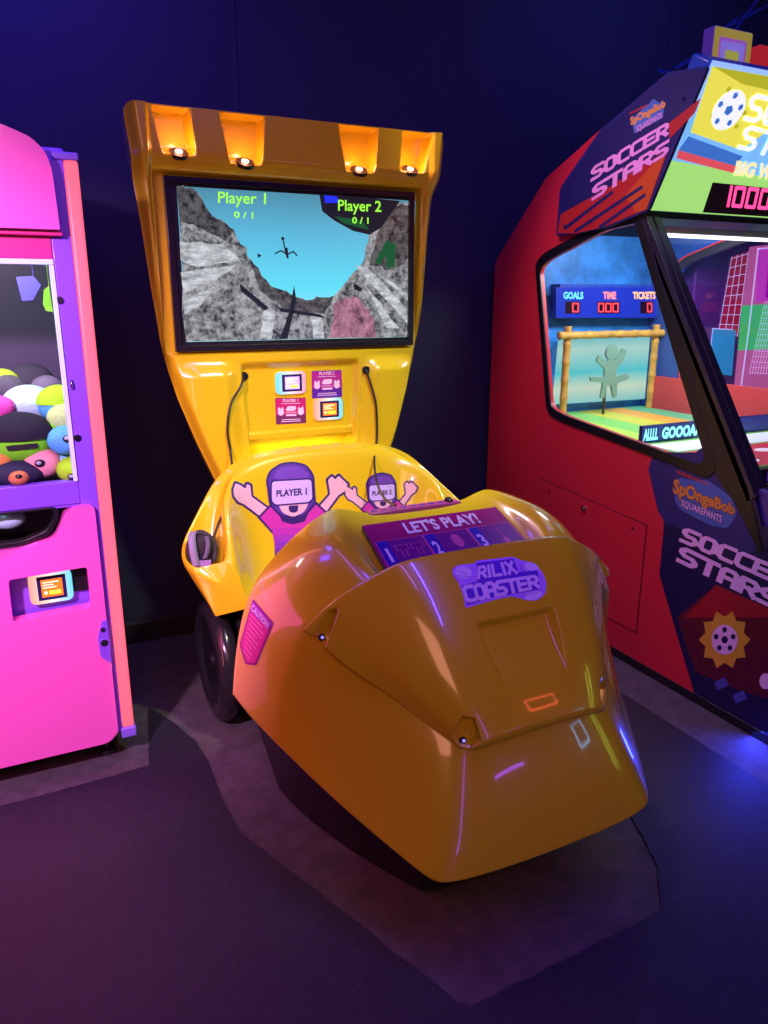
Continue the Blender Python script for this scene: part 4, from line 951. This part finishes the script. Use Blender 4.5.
side_g.blk('STARS', quad(cp6(96, 488), cp6(366, 622), cp6(384, 578), cp6(110, 444)), whp, 2.6, 1.75, 1.7, .0)
side_g.build('side_decal', on_plane(0, XS, -1, .0006, .0008), soc, label='navy printed side decal with logo and SOCCER STARS lettering')
# access door
ad = [tuple(at(x, y, 0, XS).yz) for x, y in ((541.6, 469), (646.3, 528))]; zt = (ad[0][1]+ad[1][1])/2+.0
A0, A1 = 3.03, 2.295
slabo('door_gap', [[(A0+.004, .166), (A0+.004, .719), (A1-.004, .669), (A1-.004, .166)]], lambda y, z: (XS-.0008, y, z), (.002, 0, 0), M_blk, soc, bevel=0)
bm = bmesh.new(); slab(bm, [rnd([(A0, .17), (A0, .715), (A1, .665), (A1, .17)], .01)], lambda y, z: (XS-.0035, y, z), (.003, 0, 0))
adr = fin('access_door', bm, M_red, soc, bevel=.0012)
for y_, z_ in ((2.37, .632), (2.95, .67)):
    bm = bmesh.new(); cyl(bm, (XS-.003, y_, z_), (-1, 0, 0), .006, .003, 14); fin('screw', bm, M_blk, adr, smooth=True, angle=40)
p = at(585, 508, 0, XS); bm = bmesh.new(); cyl(bm, (XS-.003, p.y, p.z), (-1, 0, 0), .012, .010, 20); cyl(bm, (XS-.0135, p.y, p.z), (-1, 0, 0), .004, .001, 8); fin('lock', bm, M_chr, adr, smooth=True, angle=40)
# header sign on the side
hd = [tuple(at(x, y, 0, XS-.02).yz) for x, y in ((556, 236), (560, 188), (600, 130), (668, 72), (708, 66), (648, 211), (606, 228), (580, 233))]
slabo('side_header_board', [rnd(hd, .015)], lambda y, z: (XS-.02, y, z), (.014, 0, 0), M_navy, soc, bevel=.002)
hg = Gr(); z7 = lambda x, y: (560+x/3.692, 60+y/3.692); Z7 = lambda l: [z7(*p) for p in l]
hx = at
orr = flat('header_orange', (185, 75, 25)); rr1 = flat('header_red', (165, 35, 35)); nn = flat('header_navy', (28, 26, 85))
hg.poly([z7(-12, 645), z7(0, 490), z7(150, 270), z7(400, 60), z7(530, 35), z7(320, 555), z7(165, 618), z7(60, 642)], nn, 0)
hg.poly(Z7([(-10, 640), (2, 570), (180, 470), (400, 330), (320, 550), (165, 615), (60, 640)]), rr1, .7)
hg.poly(Z7([(240, 500), (330, 400), (395, 330), (318, 552), (280, 565)]), orr, 1.2)
for a, b in (((20, 620), (190, 490)), ((60, 630), (300, 470)), ((150, 615), (310, 500))): hg.line([z7(*a), z7(*b)], 3.2, nn, 1.8)
hg.poly(Z7([(400, 235), (520, 140), (498, 195), (405, 290)]), rr1, .8)
hg.blk('SOCCER', quad(z7(112, 452), z7(400, 276), z7(404, 224), z7(115, 398)), flat('header_lilac', (220, 150, 210)), 2.5, 1.75, 1.7)
hg.blk('STARS', quad(z7(116, 522), z7(400, 346), z7(404, 290), z7(119, 466)), flat('header_lilac', (220, 150, 210)), 2.5, 1.75, 1.7)
hg.poly(rnd(Z7([(265, 215), (330, 160), (345, 140), (365, 160), (388, 150), (380, 215), (300, 255), (275, 275)]), 3), flat('logo_sea_blue', (70, 105, 175)), 2)
hg.text('nickelodeon', quad(z7(258, 202), z7(322, 172), z7(320, 160), z7(256, 192)), flat('logo_red', (200, 60, 50)), 2.6, .02)
hg.text('SpOngeBob', quad(z7(262, 250), z7(390, 180), z7(388, 145), z7(258, 212)), wood, 3.2, .045)
hg.text('SQUAREPANTS', quad(z7(284, 270), z7(378, 216), z7(376, 192), z7(280, 246)), flat('header_lilac', (220, 150, 210)), 3.2, .02)
hg.build('side_header_print', on_plane(0, XS-.02, -1, .0006, .0008), soc)
for x, y in ((571, 189), (684, 98), (565, 226)):
    p = at(x, y, 0, XS-.022); bm = bmesh.new(); cyl(bm, p, (-1, 0, 0), .006, .003, 14); fin('screw', bm, M_chr, soc, smooth=True, angle=40)
# marquee light box: slanted plane through two edges parallel to X
mb, mt = Vector((XS, 2.449, 1.940)), Vector((XS, 2.203, 2.414))
md_ = (mt-mb); mn = Vector((0, -md_.z, md_.y)).normalized(); mn = mn if mn.y < 0 else -mn
bm = bmesh.new(); vs = []
for q in (mb, mt, mt-mn*.10+Vector((0, 0, -.0)), mb-mn*.10): vs.append(q)
a = [bm.verts.new(v+Vector((-.004, 0, 0))) for v in vs]; b = [bm.verts.new(v+Vector((XO+.02-XS, 0, 0))) for v in vs]
bm.faces.new(a); bm.faces.new(b[::-1])
for i in range(4): bm.faces.new((a[i], a[(i+1) % 4], b[(i+1) % 4], b[i]))
marq = fin('marquee', bm, mat('marquee_case', (.03, .10, .45), .3), soc, bevel=.01)
def pl_map(p0, nrm_, base=.0015, eps=.0008):
    def f(x, y, L):
        r = ray(x, y); p = p0+nrm_*(base+eps*L); t = (p-CP).dot(nrm_)/r.dot(nrm_); return CP+r*t
    return f
def uv_m(u, v): return mb+md_*v+Vector((u*(XO-XS), 0, 0))      # metres plane coords
mg_ = Gr(); es = .92
E_ = lambda n_, rgb, k=es: flat('lit_'+n_, rgb, .3, k)
fm = lambda u, v, L: uv_m(u, v)+mn*(.0015+.0008*L)
uvp = lambda x, y: (lambda q: ((q.x-XS)/(XO-XS), (q-mb).dot(md_)/md_.length_squared))(pl_map(mb, mn, 0, 0)(x, y, 0))
W = lambda l: [uvp(*p) for p in l]
mg_.poly([(.0, .0), (1, 0), (1, 1), (0, 1)], E_('sky_blue', (120, 185, 238)), 0)
mg_.poly([(.0, .72), (1, .72), (1, 1), (0, 1)], E_('pale_blue', (150, 190, 245)), .4)
mg_.poly([(.0, .0), (1, 0), (1, .28), (0, .36)], E_('grass', (160, 222, 115)), .5)
yel = E_('yellow', (228, 222, 80)); ye2 = E_('olive', (175, 175, 40)); wt = E_('white', (240, 245, 255)); dn = E_('deep_blue', (60, 110, 190)); pk = E_('red', (215, 80, 90))
c0 = (724, 112)
mg_.poly(W([(712, 66), (768, 76), (768, 130), (741, 150), (690, 132)]), yel, 1)                                  # plain yellow burst
mg_.poly(W([(712, 66), (768, 76), (768, 90), (742, 84)]), ye2, 1.6)
for k in range(7): mg_.ell(*uvp(704+k*8, 78+((k*37) % 50)), .012, .018, ye2, 1.7)
cx, cy_ = uvp(728, 110); sx_ = .085
mg_.ell(cx, cy_, sx_, sx_*1.55, wt, 2.2)
mg_.ell(cx, cy_, sx_*.28, sx_*.42, dn, 3, n=5)
for k in range(5): a_ = R(72*k+90); mg_.ell(cx+sx_*.72*math.cos(a_), cy_+sx_*1.12*math.sin(a_), sx_*.17, sx_*.27, dn, 3, n=5)
mg_.poly(W([(688, 136), (742, 156), (736, 166), (678, 150)]), dn, 1.4); mg_.poly(W([(678, 150), (736, 166), (733, 173), (676, 158)]), pk, 1.5)
mg_.blk('SOCCER', quad(uvp(742, 120), (.95, .62), (.97, .80), uvp(752, 92)), wt, 4, 1.2, 1.6)
mg_.blk('STARS', quad(uvp(736, 148), (.92, .40), (.94, .58), uvp(746, 124)), wt, 4, 1.2, 1.6)
mg_.text('BIG WIN', quad(uvp(733, 175), (.72, uvp(733, 177)[1]), (.72, uvp(736, 160)[1]), uvp(736, 160)), E_('cream', (255, 235, 170)), 4, .05)
mg_.poly([uvp(702, 212), (.78, uvp(702, 212)[1]), (.80, uvp(712, 183)[1]), uvp(712, 182)], E_('display_black', (25, 12, 20), .5), 3)
l0, l1 = uvp(717, 206), uvp(721, 184)
ledm = mat('led_magenta', (1, .1, .35), .3, emit=(1, .06, .25), es=1.6)
mg_.blk('1000', quad(l0, (l0[0]+.33, l0[1]), (l1[0]+.33, l1[1]), l1), ledm, 4, 1.25, 2.2)
mg_.build('marquee_picture', fm, marq)
boxo('marquee_trim', (XS-.005, XO+.022, 2.452, 2.50, 1.905, 1.94), M_blk, soc)
# front frame pillars and glass, slanting from (2.49,1.93) to (1.83,.94)
ft, fb = Vector((0, 2.475, 1.93)), Vector((0, 1.80, .90)); fd = (fb-ft).normalized(); fn = Vector((0, -abs(fd.z), abs(fd.y))).normalized()
def front_bar(name, x0, x1, t0, t1, d0, d1, m, parent=soc, bevel=.002):
    bm = bmesh.new(); L_ = (fb-ft).length; V_ = []
    for x in (x0, x1):
        for t in (t0, t1):
            for d in (d0, d1): V_.append(bm.verts.new(ft+fd*(t*L_)+fn*d+Vector((x, 0, 0))))
    for q in ((0,1,3,2),(4,6,7,5),(0,4,5,1),(2,3,7,6),(0,2,6,4),(1,5,7,3)): bm.faces.new([V_[i] for i in q])
    return fin(name, bm, m, parent, bevel=bevel)
M_fr = mat('frame_black', (.018, .016, .03), .3)
front_bar('front_pillar', XS-.004, XS+.075, -.01, 1.0, -.03, .012, M_fr)
front_bar('front_pillar', XO-.055, XO+.022, -.01, 1.0, -.03, .012, M_fr)
front_bar('pillar_seal', XS+.030, XS+.036, 0, 1.0, .012, .016, M_blkm)
front_bar('front_top_rail', XS+.075, XO-.055, -.01, .055, -.03, .010, mat('rail_grey', (.12, .13, .20), .3))
front_bar('front_bottom_rail', XS+.075, XO-.055, .965, 1.0, -.03, .012, M_fr)
front_bar('front_glass', XS+.075, XO-.055, .055, .965, -.012, -.007, M_glass, bevel=0)
bm = bmesh.new(); tube(bm, [(XS+.09, 2.475, 1.853), (XO-.07, 2.475, 1.853)], .010, 12); fin('light_tube', bm, mat('soccer_tube', (1, 1, 1), .4, emit=(.85, .92, 1), es=2), soc, smooth=True)
boxo('tube_holder', (XS+.08, XO-.06, 2.488, 2.51, 1.848, 1.90), M_fr, soc)
# control deck
front_ = [(1.80, .935), (1.74, .925), (1.66, .74), (1.50, .66), (1.50, .12), (1.56, .12), (1.56, .60), (1.80, .80)]
slabo('control_deck', [front_], lambda y, z: (XS+.02, y, z), (XO-XS-.04, 0, 0), mat('deck_purple', (.06, .03, .22), .35), soc)
bm = bmesh.new(); box(bm, XS+.05, XO-.06, 1.755, 1.80, .925, .955); box(bm, XS+.02, XO-.02, 1.72, 1.745, .905, .93); fin('deck_rail', bm, M_blk, soc, bevel=.006)
g = Gr(); fo = Vector((0, 1.74, .925)); fo2 = Vector((0, 1.66, .74)); dd = (fo2-fo); nn_ = Vector((0, dd.z, -dd.y)).normalized(); nn_ = nn_ if nn_.y < 0 else -nn_
fcd = lambda x, v, L: Vector((x, 0, 0))+fo+dd*v+nn_*(.001+.0007*L)
for r0, r1 in ((.06, .035),):
    for k in range(14):
        if k in (3, 9): continue
        a0, a1 = R(k*360/14), R((k+.8)*360/14); cx = 2.60
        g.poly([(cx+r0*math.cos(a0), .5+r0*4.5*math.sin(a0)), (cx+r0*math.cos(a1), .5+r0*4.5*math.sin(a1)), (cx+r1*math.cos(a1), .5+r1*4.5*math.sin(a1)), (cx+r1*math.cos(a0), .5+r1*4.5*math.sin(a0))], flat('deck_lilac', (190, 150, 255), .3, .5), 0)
g.build('deck_graphic', fcd, soc)
boxo('deck_sticker', (XS+.10, XO-.10, 1.82, 1.835, .945, .985), flat('deck_sticker_violet', (110, 60, 200)), soc)
# interior
boxo('playfield', (XS+.02, XO, 1.86, 3.30, .985, 1.0), mat('turf_green', (.25, .65, .10), .35, var=.3, vscale=3), soc)
boxo('inner_front_wall', (XS+.021, XO, 1.86, 3.30, .93, .984), M_blk, soc)
bm = bmesh.new(); box(bm, XS+.02, XO, 3.32, 3.335, .985, 1.97); bd = fin('backdrop', bm, mat('backdrop_blue', (.03, .22, .70), .4, var=.5, vscale=6), soc)
boxo('score_board', (2.60, 3.29, 3.24, 3.315, 1.500, 1.672), mat('score_blue', (.02, .06, .42), .35), soc)
g = Gr(); red7 = mat('led_red', (1, .05, .06), .3, emit=(1, .04, .08), es=1.5)
z5 = lambda x, y: (530+x/3.227, 200+y/3.227)
f5 = on_plane(1, 3.24, -1, .0006, .0008)
def rect5(x0, y0, x1, y1): return [z5(x0, y0), z5(x1, y0), z5(x1, y1), z5(x0, y1)]
g.poly(rect5(84, 282, 408, 380), flat('score_print', (25, 45, 165), .3, .35), 0)
for nm, x0, x1, c_ in (('GOALS', 108, 172, (90, 190, 230)), ('TIME', 236, 278, (235, 120, 120)), ('TICKETS', 332, 405, (240, 170, 110))):
    g.text(nm, quad(z5(x0, 320), z5(x1, 320), z5(x1, 296), z5(x0, 296)), flat('score_'+nm.lower(), c_, .3, .9), 1.5, .04)
for s_, x0, x1 in (('0', 136, 158), ('000', 220, 286), ('0', 378, 394)):
    g.poly(rect5(x0-22 if s_ == '0' else x0-2, 328, x1+3, 366), flat('led_back', (30, 8, 30), .3), 1)
    g.blk(s_, quad(z5(x0, 362), z5(x1, 362), z5(x1, 332), z5(x0, 332)), red7, 2, .9, 2.0)
g.build('score_digits', f5, soc)
# bamboo goal frame
def bamboo(name, a, b, r):
    a, b = Vector(a), Vector(b); n_ = max(3, int((b-a).length/.09)); pts = []; rs = []
    for k in range(n_):
        for t_, q in ((0, 1.14), (.08, 1), (.5, .94), (.92, 1)): pts.append(a.lerp(b, (k+t_)/n_)); rs.append(r*q)
    pts.append(b); rs.append(r*1.1); bm = bmesh.new(); tube(bm, pts, rs, 14); return fin(name, bm, mat('bamboo', (.62, .36, .08), .45, var=.3, vscale=20), soc, smooth=True)
bamboo('goal_post', (2.65, 3.22, 1.0), (2.65, 3.22, 1.46), .020); bamboo('goal_post', (3.268, 3.22, 1.0), (3.268, 3.22, 1.46), .020); bamboo('goal_crossbar', (2.58, 3.20, 1.415), (3.295, 3.20, 1.415), .020)
g = Gr(); aq = grad_emit('goal_picture_aqua', [(0, (70, 205, 220)), (.3, (215, 240, 215)), (.5, (90, 215, 225)), (.8, (190, 235, 225)), (1, (60, 195, 215))], 2, 1.0, 1.42, .8)
g.poly([z5(92, 440), z5(388, 438), z5(370, 642), z5(70, 660)], aq, 0)
g.build('goal_picture', on_plane(1, 3.29, -1), soc)
# plain goalkeeper target in place of the cartoon figure
kp = flat('keeper_teal', (120, 165, 150)); kl = flat('keeper_line', (95, 85, 75))
def z5m(l): return [tuple(at(*z5(*p), 1, 3.12).xz) for p in l]
kb_ = thing('keeper_target', (at(*z5(255, 560), 1, 3.12).x, 3.12, 1.0), 'small flat teal goalkeeper target standing in the lit goal of the soccer cabinet', 'target')
slabo('body', [rnd(z5m([(222, 500), (245, 522), (255, 515), (275, 518), (290, 500), (300, 478), (312, 486), (302, 520), (282, 540), (276, 572), (312, 560), (322, 575), (282, 592), (280, 635), (270, 640), (262, 598), (250, 598), (240, 640), (228, 640), (236, 590), (198, 586), (194, 570), (240, 572), (242, 545), (216, 520)]), .006)], lambda x, z: (x, 3.12, z), (0, .012, 0), kp, kb_)
bm = bmesh.new(); pc = at(*z5(265, 492), 1, 3.12); cyl(bm, pc+Vector((0, .012, 0)), (0, -1, 0), .040, .014, 28); fin('head', bm, kp, kb_, smooth=True, angle=40)
bm = bmesh.new(); pc = at(*z5(250, 600), 1, 3.12); tube(bm, [(pc.x, 3.138, pc.z+.05), (pc.x, 3.138, .998)], .008, 10); fin('stand', bm, M_stl, kb_)
# cheering boards
def board(name, p4, txt, tq, lab):
    g = Gr(); g.poly([z5(*p) for p in p4], flat('board_teal', (30, 150, 175), .3, .6), 0); g.text(txt, quad(*[z5(*p) for p in tq]), flat('board_cyan', (150, 255, 245), .3, 1.0), 1.4, .05)
    o = g.build(name, on_plane(1, 2.40, -1), soc, label=lab)
boxo('cheer_board_base', (XS+.03, XO-.03, 2.402, 2.42, 1.0, 1.075), M_navy, soc)
g = Gr(); zb0, zb1 = 1.002, 1.072
g.poly([(XS+.032, zb0), (XO-.032, zb0), (XO-.032, zb1), (XS+.032, zb1)], flat('board_navy', (20, 60, 130), .3, .5), 0)
fz_ = lambda x, z, L: Vector((x, 2.4015-.0007*L, z))
xa = at(660, 436, 1, 2.40).x
g.text('ALLLL', quad((XS+.04, 1.010), (xa-.012, 1.010), (xa-.012, 1.062), (XS+.04, 1.062)), flat('board_cyan', (150, 255, 245), .3, 1.0), 1, .05)
g.text('GOOOAALL', quad((xa+.012, 1.010), (xa+.30, 1.010), (xa+.30, 1.062), (xa+.012, 1.062)), flat('board_cyan', (150, 255, 245), .3, 1.0), 1, .05)
g.build('cheer_board', fz_, soc)
# coloured stripes on the field
g = Gr(); f0 = lambda x, y, L: Vector((x, y, 1.0008+.0006*L))
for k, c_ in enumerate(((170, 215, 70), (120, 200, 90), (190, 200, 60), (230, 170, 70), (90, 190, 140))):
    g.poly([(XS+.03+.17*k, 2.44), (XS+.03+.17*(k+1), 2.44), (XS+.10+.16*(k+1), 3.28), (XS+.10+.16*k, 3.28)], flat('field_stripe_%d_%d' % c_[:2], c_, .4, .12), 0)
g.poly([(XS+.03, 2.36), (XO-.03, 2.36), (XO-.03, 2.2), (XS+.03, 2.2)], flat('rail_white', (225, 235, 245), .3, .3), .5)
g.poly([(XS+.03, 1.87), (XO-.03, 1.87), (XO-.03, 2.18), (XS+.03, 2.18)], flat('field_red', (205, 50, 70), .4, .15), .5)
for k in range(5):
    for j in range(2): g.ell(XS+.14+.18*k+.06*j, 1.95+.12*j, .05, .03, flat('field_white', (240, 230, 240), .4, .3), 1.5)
g.build('field_print', f0, soc)
# net and coloured blocks visible through the front glass
g = Gr()
f7 = on_plane(1, 3.05, -1, .0008, 0)
z2 = lambda x, y: (640+x/5.117, 200+y/5.117)
bm = bmesh.new()
def wire(a, b, r_=.0022): tube(bm, [a, b], r_, 6)
x0, x1 = 2.95, 3.28
for k in range(8): wire((x0+(x1-x0)*k/7, 3.16, 1.02), (x0+(x1-x0)*k/7, 3.16, 1.36))
for k in range(8): wire((x0, 3.16, 1.02+.34*k/7), (x1, 3.16, 1.02+.34*k/7))
bm.free()
# tall redemption wall of the machine beyond
nb = thing('neighbouring_game', (3.9, 3.0, 0), 'pink and green lit game behind the far window of the soccer cabinet', 'arcade game')
bm = bmesh.new(); box(bm, 3.45, 4.5, 3.15, 3.45, .012, 2.2); fin('cabinet', bm, mat('neighbour_case', (.35, .05, .25), .4), nb, bevel=.01)
g = Gr(); f8 = on_plane(1, 3.149, -1, .0008, .0005)
pkl = flat('panel_hot_pink', (250, 70, 190), .3, .75); pgr = flat('panel_green', (90, 225, 110), .3, .7); psa = flat('panel_salmon', (240, 110, 150), .3, .7); pwh = flat('panel_net_white', (240, 225, 250), .3, .9); pma = flat('panel_magenta_lit', (200, 20, 170), .3, .7); pre = flat('net_red', (205, 35, 60), .3, .6)
g.poly([z2(560, 240), z2(900, 200), z2(900, 540), z2(520, 540)], psa, 0); g.poly([z2(600, 250), z2(900, 200), z2(900, 520), z2(590, 520)], pkl, 1); g.poly([z2(660, 300), z2(900, 260), z2(900, 520), z2(640, 500)], pma, 1.8)
g.poly([z2(520, 540), z2(900, 520), z2(900, 760), z2(500, 770)], pgr, 1); g.poly([z2(500, 770), z2(900, 750), z2(900, 1060), z2(470, 1060)], psa, 1)
g.line([z2(605, 250), z2(560, 640), z2(510, 1010), z2(900, 1040)], 1.2, pwh, 2.6); g.line([z2(605, 250), z2(900, 225)], 1.2, pwh, 2.6)
for k in range(10): g.line([z2(640+14*k-k*2, 520), z2(560+14*k, 890)], .35, pwh, 3)
for k in range(14): g.line([z2(640-k*6, 520+k*28), z2(800, 530+k*28)], .35, pwh, 3.2)
g.poly([z2(470, 290), z2(555, 262), z2(500, 700), z2(400, 690)], pre, 3.5)
for k in range(4): g.line([z2(470+28*k, 290-8*k), z2(400+33*k, 690+3*k)], .5, pwh, 4.2)
for k in range(9): g.line([z2(468-9*k, 300+48*k), z2(552-7*k, 275+52*k)], .5, pwh, 4.4)
g.poly([z2(370, 660), z2(490, 665), z2(470, 900), z2(355, 880)], flat('panel_aqua', (60, 175, 205), .3, .5), 5); g.line([z2(372, 658), z2(350, 870)], .7, pwh, 6); g.line([z2(372, 658), z2(470, 662)], .7, pwh, 6)
g.build('lit_playfield', f8, nb)
bm = bmesh.new(); box(bm, XO-.03, XO-.001, 1.9, 3.2, 1.0, 1.18); fin('inner_side_board', bm, mat('inner_red', (.65, .06, .08), .4), soc)
lamp_light('soccer_inner_light', (2.84, 2.62, 1.93), 15, (.92, .96, 1), .1, typ='AREA', rot=(0, .25, -1), size=.7, sizey=.25)
# ---- toppers
def topper(loc4, Y, lab):
    pass
bx = [at(x, y, 1, 2.56) for x, y in ((716, 25), (753, 32), (753, 62), (713, 60))]
x0, x1 = bx[0].x-.005, bx[1].x; z1_, z0_ = bx[0].z, 2.425
tp = thing('topper_box', ((x0+x1)/2, 2.62, z0_), 'lavender and yellow square topper box standing on the soccer cabinet', 'sign box')
boxo('case', (x0, x1, 2.56, 2.62, 2.365, z1_), mat('lavender_case', (.42, .35, .75), .4), tp, bevel=.006)
g = Gr(); f9 = on_plane(1, 2.56, -1, .0008, .001)
sqr = lambda m_: [(716+37*m_*.5, 27+34*m_*.5), (753-37*m_*.5, 32+30*m_*.5), (752-37*m_*.5, 72-20*m_), (714+37*m_*.5, 70-20*m_)]
cxx = (x0+x1)/2; fzz = lambda x, z, L: Vector((x, 2.559-.0008*L, z)); hw = (x1-x0)/2
for m_, c_ in ((1, (200, 180, 60)), (.72, (190, 110, 190)), (.62, (170, 150, 225)), (.36, (205, 215, 70))):
    g.poly(rnd([(cxx-hw*m_, 2.40-.0+.0), (cxx+hw*m_, 2.40), (cxx+hw*m_, z1_-hw*(1-m_)*1.1-.003), (cxx-hw*m_, z1_-hw*(1-m_)*1.1-.003)], .01), flat('topper_%d' % c_[2], c_, .4, .35), (1-m_)*4)
g.build('printed_face', fzz, tp)
rx = [at(x, y, 1, 2.56) for x, y in ((758, 44), (790, 44))]
tp2 = thing('topper_lamp', (rx[0].x+.08, 2.6, 2.42), 'red topper with a glowing arrow at the right edge, on the soccer cabinet', 'sign box')
slabo('case', [rnd([(rx[0].x-.012, 2.375), (rx[0].x+.18, 2.375), (rx[0].x+.18, rx[0].z), (rx[0].x, rx[0].z)], .02)], lambda x, z: (x, 2.56, z), (0, .12, 0), mat('topper_red', (.55, .03, .03), .35, emit=(.8, .03, .02), es=.35), tp2, bevel=.004)
g = Gr(); g.poly([(rx[0].x+.015, 2.46), (rx[0].x+.06, 2.555), (rx[0].x+.105, 2.46), (rx[0].x+.06, 2.48)], flat('topper_glow', (255, 190, 90), .3, 1.3), 0); g.build('arrow', lambda x, z, L: Vector((x, 2.5585, z)), tp2)

# ================================================================== LIGHTS
S.world = bpy.data.worlds.new('world'); S.world.use_nodes = True
S.world.node_tree.nodes['Background'].inputs[0].default_value = (.05, .04, .10, 1); S.world.node_tree.nodes['Background'].inputs[1].default_value = .0
A = lambda name, loc, tgt, e, col, s, sy=None: lamp_light(name, loc, e, col, .1, typ='AREA', rot=Vector(tgt)-Vector(loc), size=s, sizey=sy)
A('ceiling_violet', (-.3, 2.7, 3.4), (.2, 3.55, 2.4), 24, (.07, .04, 1), .6)
A('blue_strip_fill', (1.35, .3, 3.4), (1.35, .3, 0), 44, (.09, .045, 1), .05, 2.6)  # unseen strip added for blue floor light and streaks on the hood
A('corner_blue_fill', (.35, 3.0, 3.3), (.45, 3.1, 0), 7, (.10, .07, 1), .3)  # unseen light added to tint the floor beside the claw machine blue
A('violet_streak_fill', (.75, 1.4, 3.35), (.75, 1.4, 0), 9, (.35, .12, 1), .04, 2.6)  # unseen narrow strip added for violet streaks on the ride
A('wall_blue', (3.2, 2.4, 3.3), (3.2, 3.55, 2.6), 9, (.10, .12, 1), .5)
lamp_light('ride_fill_spot', (1.5, 1.1, 3.25), 230, (.95, 1, .45), .08, typ='SPOT', rot=Vector((1.08, 2.9, .72))-Vector((1.5, 1.1, 3.25)), spot=36)  # added spot, unseen, to brighten the seat and lower tower
A('warm_fill', (-.4, -1.2, 2.6), (1.1, 1.8, .6), 24, (1, .38, .24), 1.2)  # added fill, unseen, warms the hood and nose
lamp_light('ledge_light', (XC-.02, 3.005, 1.022), .8, (1, .85, .25), .02, typ='AREA', rot=(0, .1, -1), size=.38, sizey=.02)
A('magenta_glow', (-.2, 2.35, .9), (.3, 1.6, 0), 6, (1, .06, .45), .6, .8)
A('claw_glow', (.31, 2.40, 1.1), (1.1, 2.6, 1.0), 2.6, (1, .22, .22), .05, 1.6)
lamp_light('claw_fill_spot', (-1.0, .6, 2.3), 460, (1, .46, 1), .08, typ='SPOT', rot=Vector((-.22, 2.55, 1.1))-Vector((-1.0, .6, 2.3)), spot=56)  # added spot, unseen, to brighten the claw machine front
A('under_soccer_blue', (2.33, 1.62, .10), (2.22, 1.55, 0), 3.2, (.03, .05, 1), .04, .35)
lamp_light('soccer_side_fill', (1.3, 2.7, 3.3), 130, (1, .62, .72), .1, typ='SPOT', rot=Vector((2.38, 2.35, 1.0))-Vector((1.3, 2.7, 3.3)), spot=62)  # added spot, unseen, to brighten the red side panel
# added neon tubes behind the viewer, unseen, for coloured reflections on the ride
def neon(name, pts, r, col, es):
    bm = bmesh.new(); tube(bm, pts, r, 8); st(fin(name, bm, mat('neon_%s' % name, (.1, .1, .1), .4, emit=col, es=es), smooth=True))
neon('added_tube_1', [(4.3, -3.5, 2.6), (4.9, -3.5, 2.6), (4.9, -3.5, 2.9), (4.3, -3.5, 2.9), (4.3, -3.5, 2.6)], .03, (1, .10, .05), 12)
neon('added_tube_2', [(5.15, -1.2, .3), (5.15, -1.2, 2.0)], .02, (.65, 1, .1), 10)
neon('added_tube_3', [(5.15, -1.5, .3), (5.15, -1.5, 2.0)], .02, (.65, 1, .1), 10)
neon('added_tube_4', [(3.0, -3.55, 1.2), (3.8, -3.55, 1.2)], .03, (.4, .08, 1), 14)
neon('added_tube_5', [(1.2, -3.55, .4), (1.2, -3.55, 2.4)], .025, (.4, .08, 1), 14)
neon('added_tube_6', [(5.15, -2.6, 1.0), (5.15, -2.6, 1.6), (5.15, -3.2, 1.6), (5.15, -3.2, 1.0), (5.15, -2.6, 1.0)], .03, (.2, .6, 1), 8)
# ================================================================== VIEW
S.view_settings.view_transform = 'Standard'; S.view_settings.look = 'None'; S.view_settings.gamma = 1; S.view_settings.exposure = 0
S.view_settings.use_curve_mapping = False
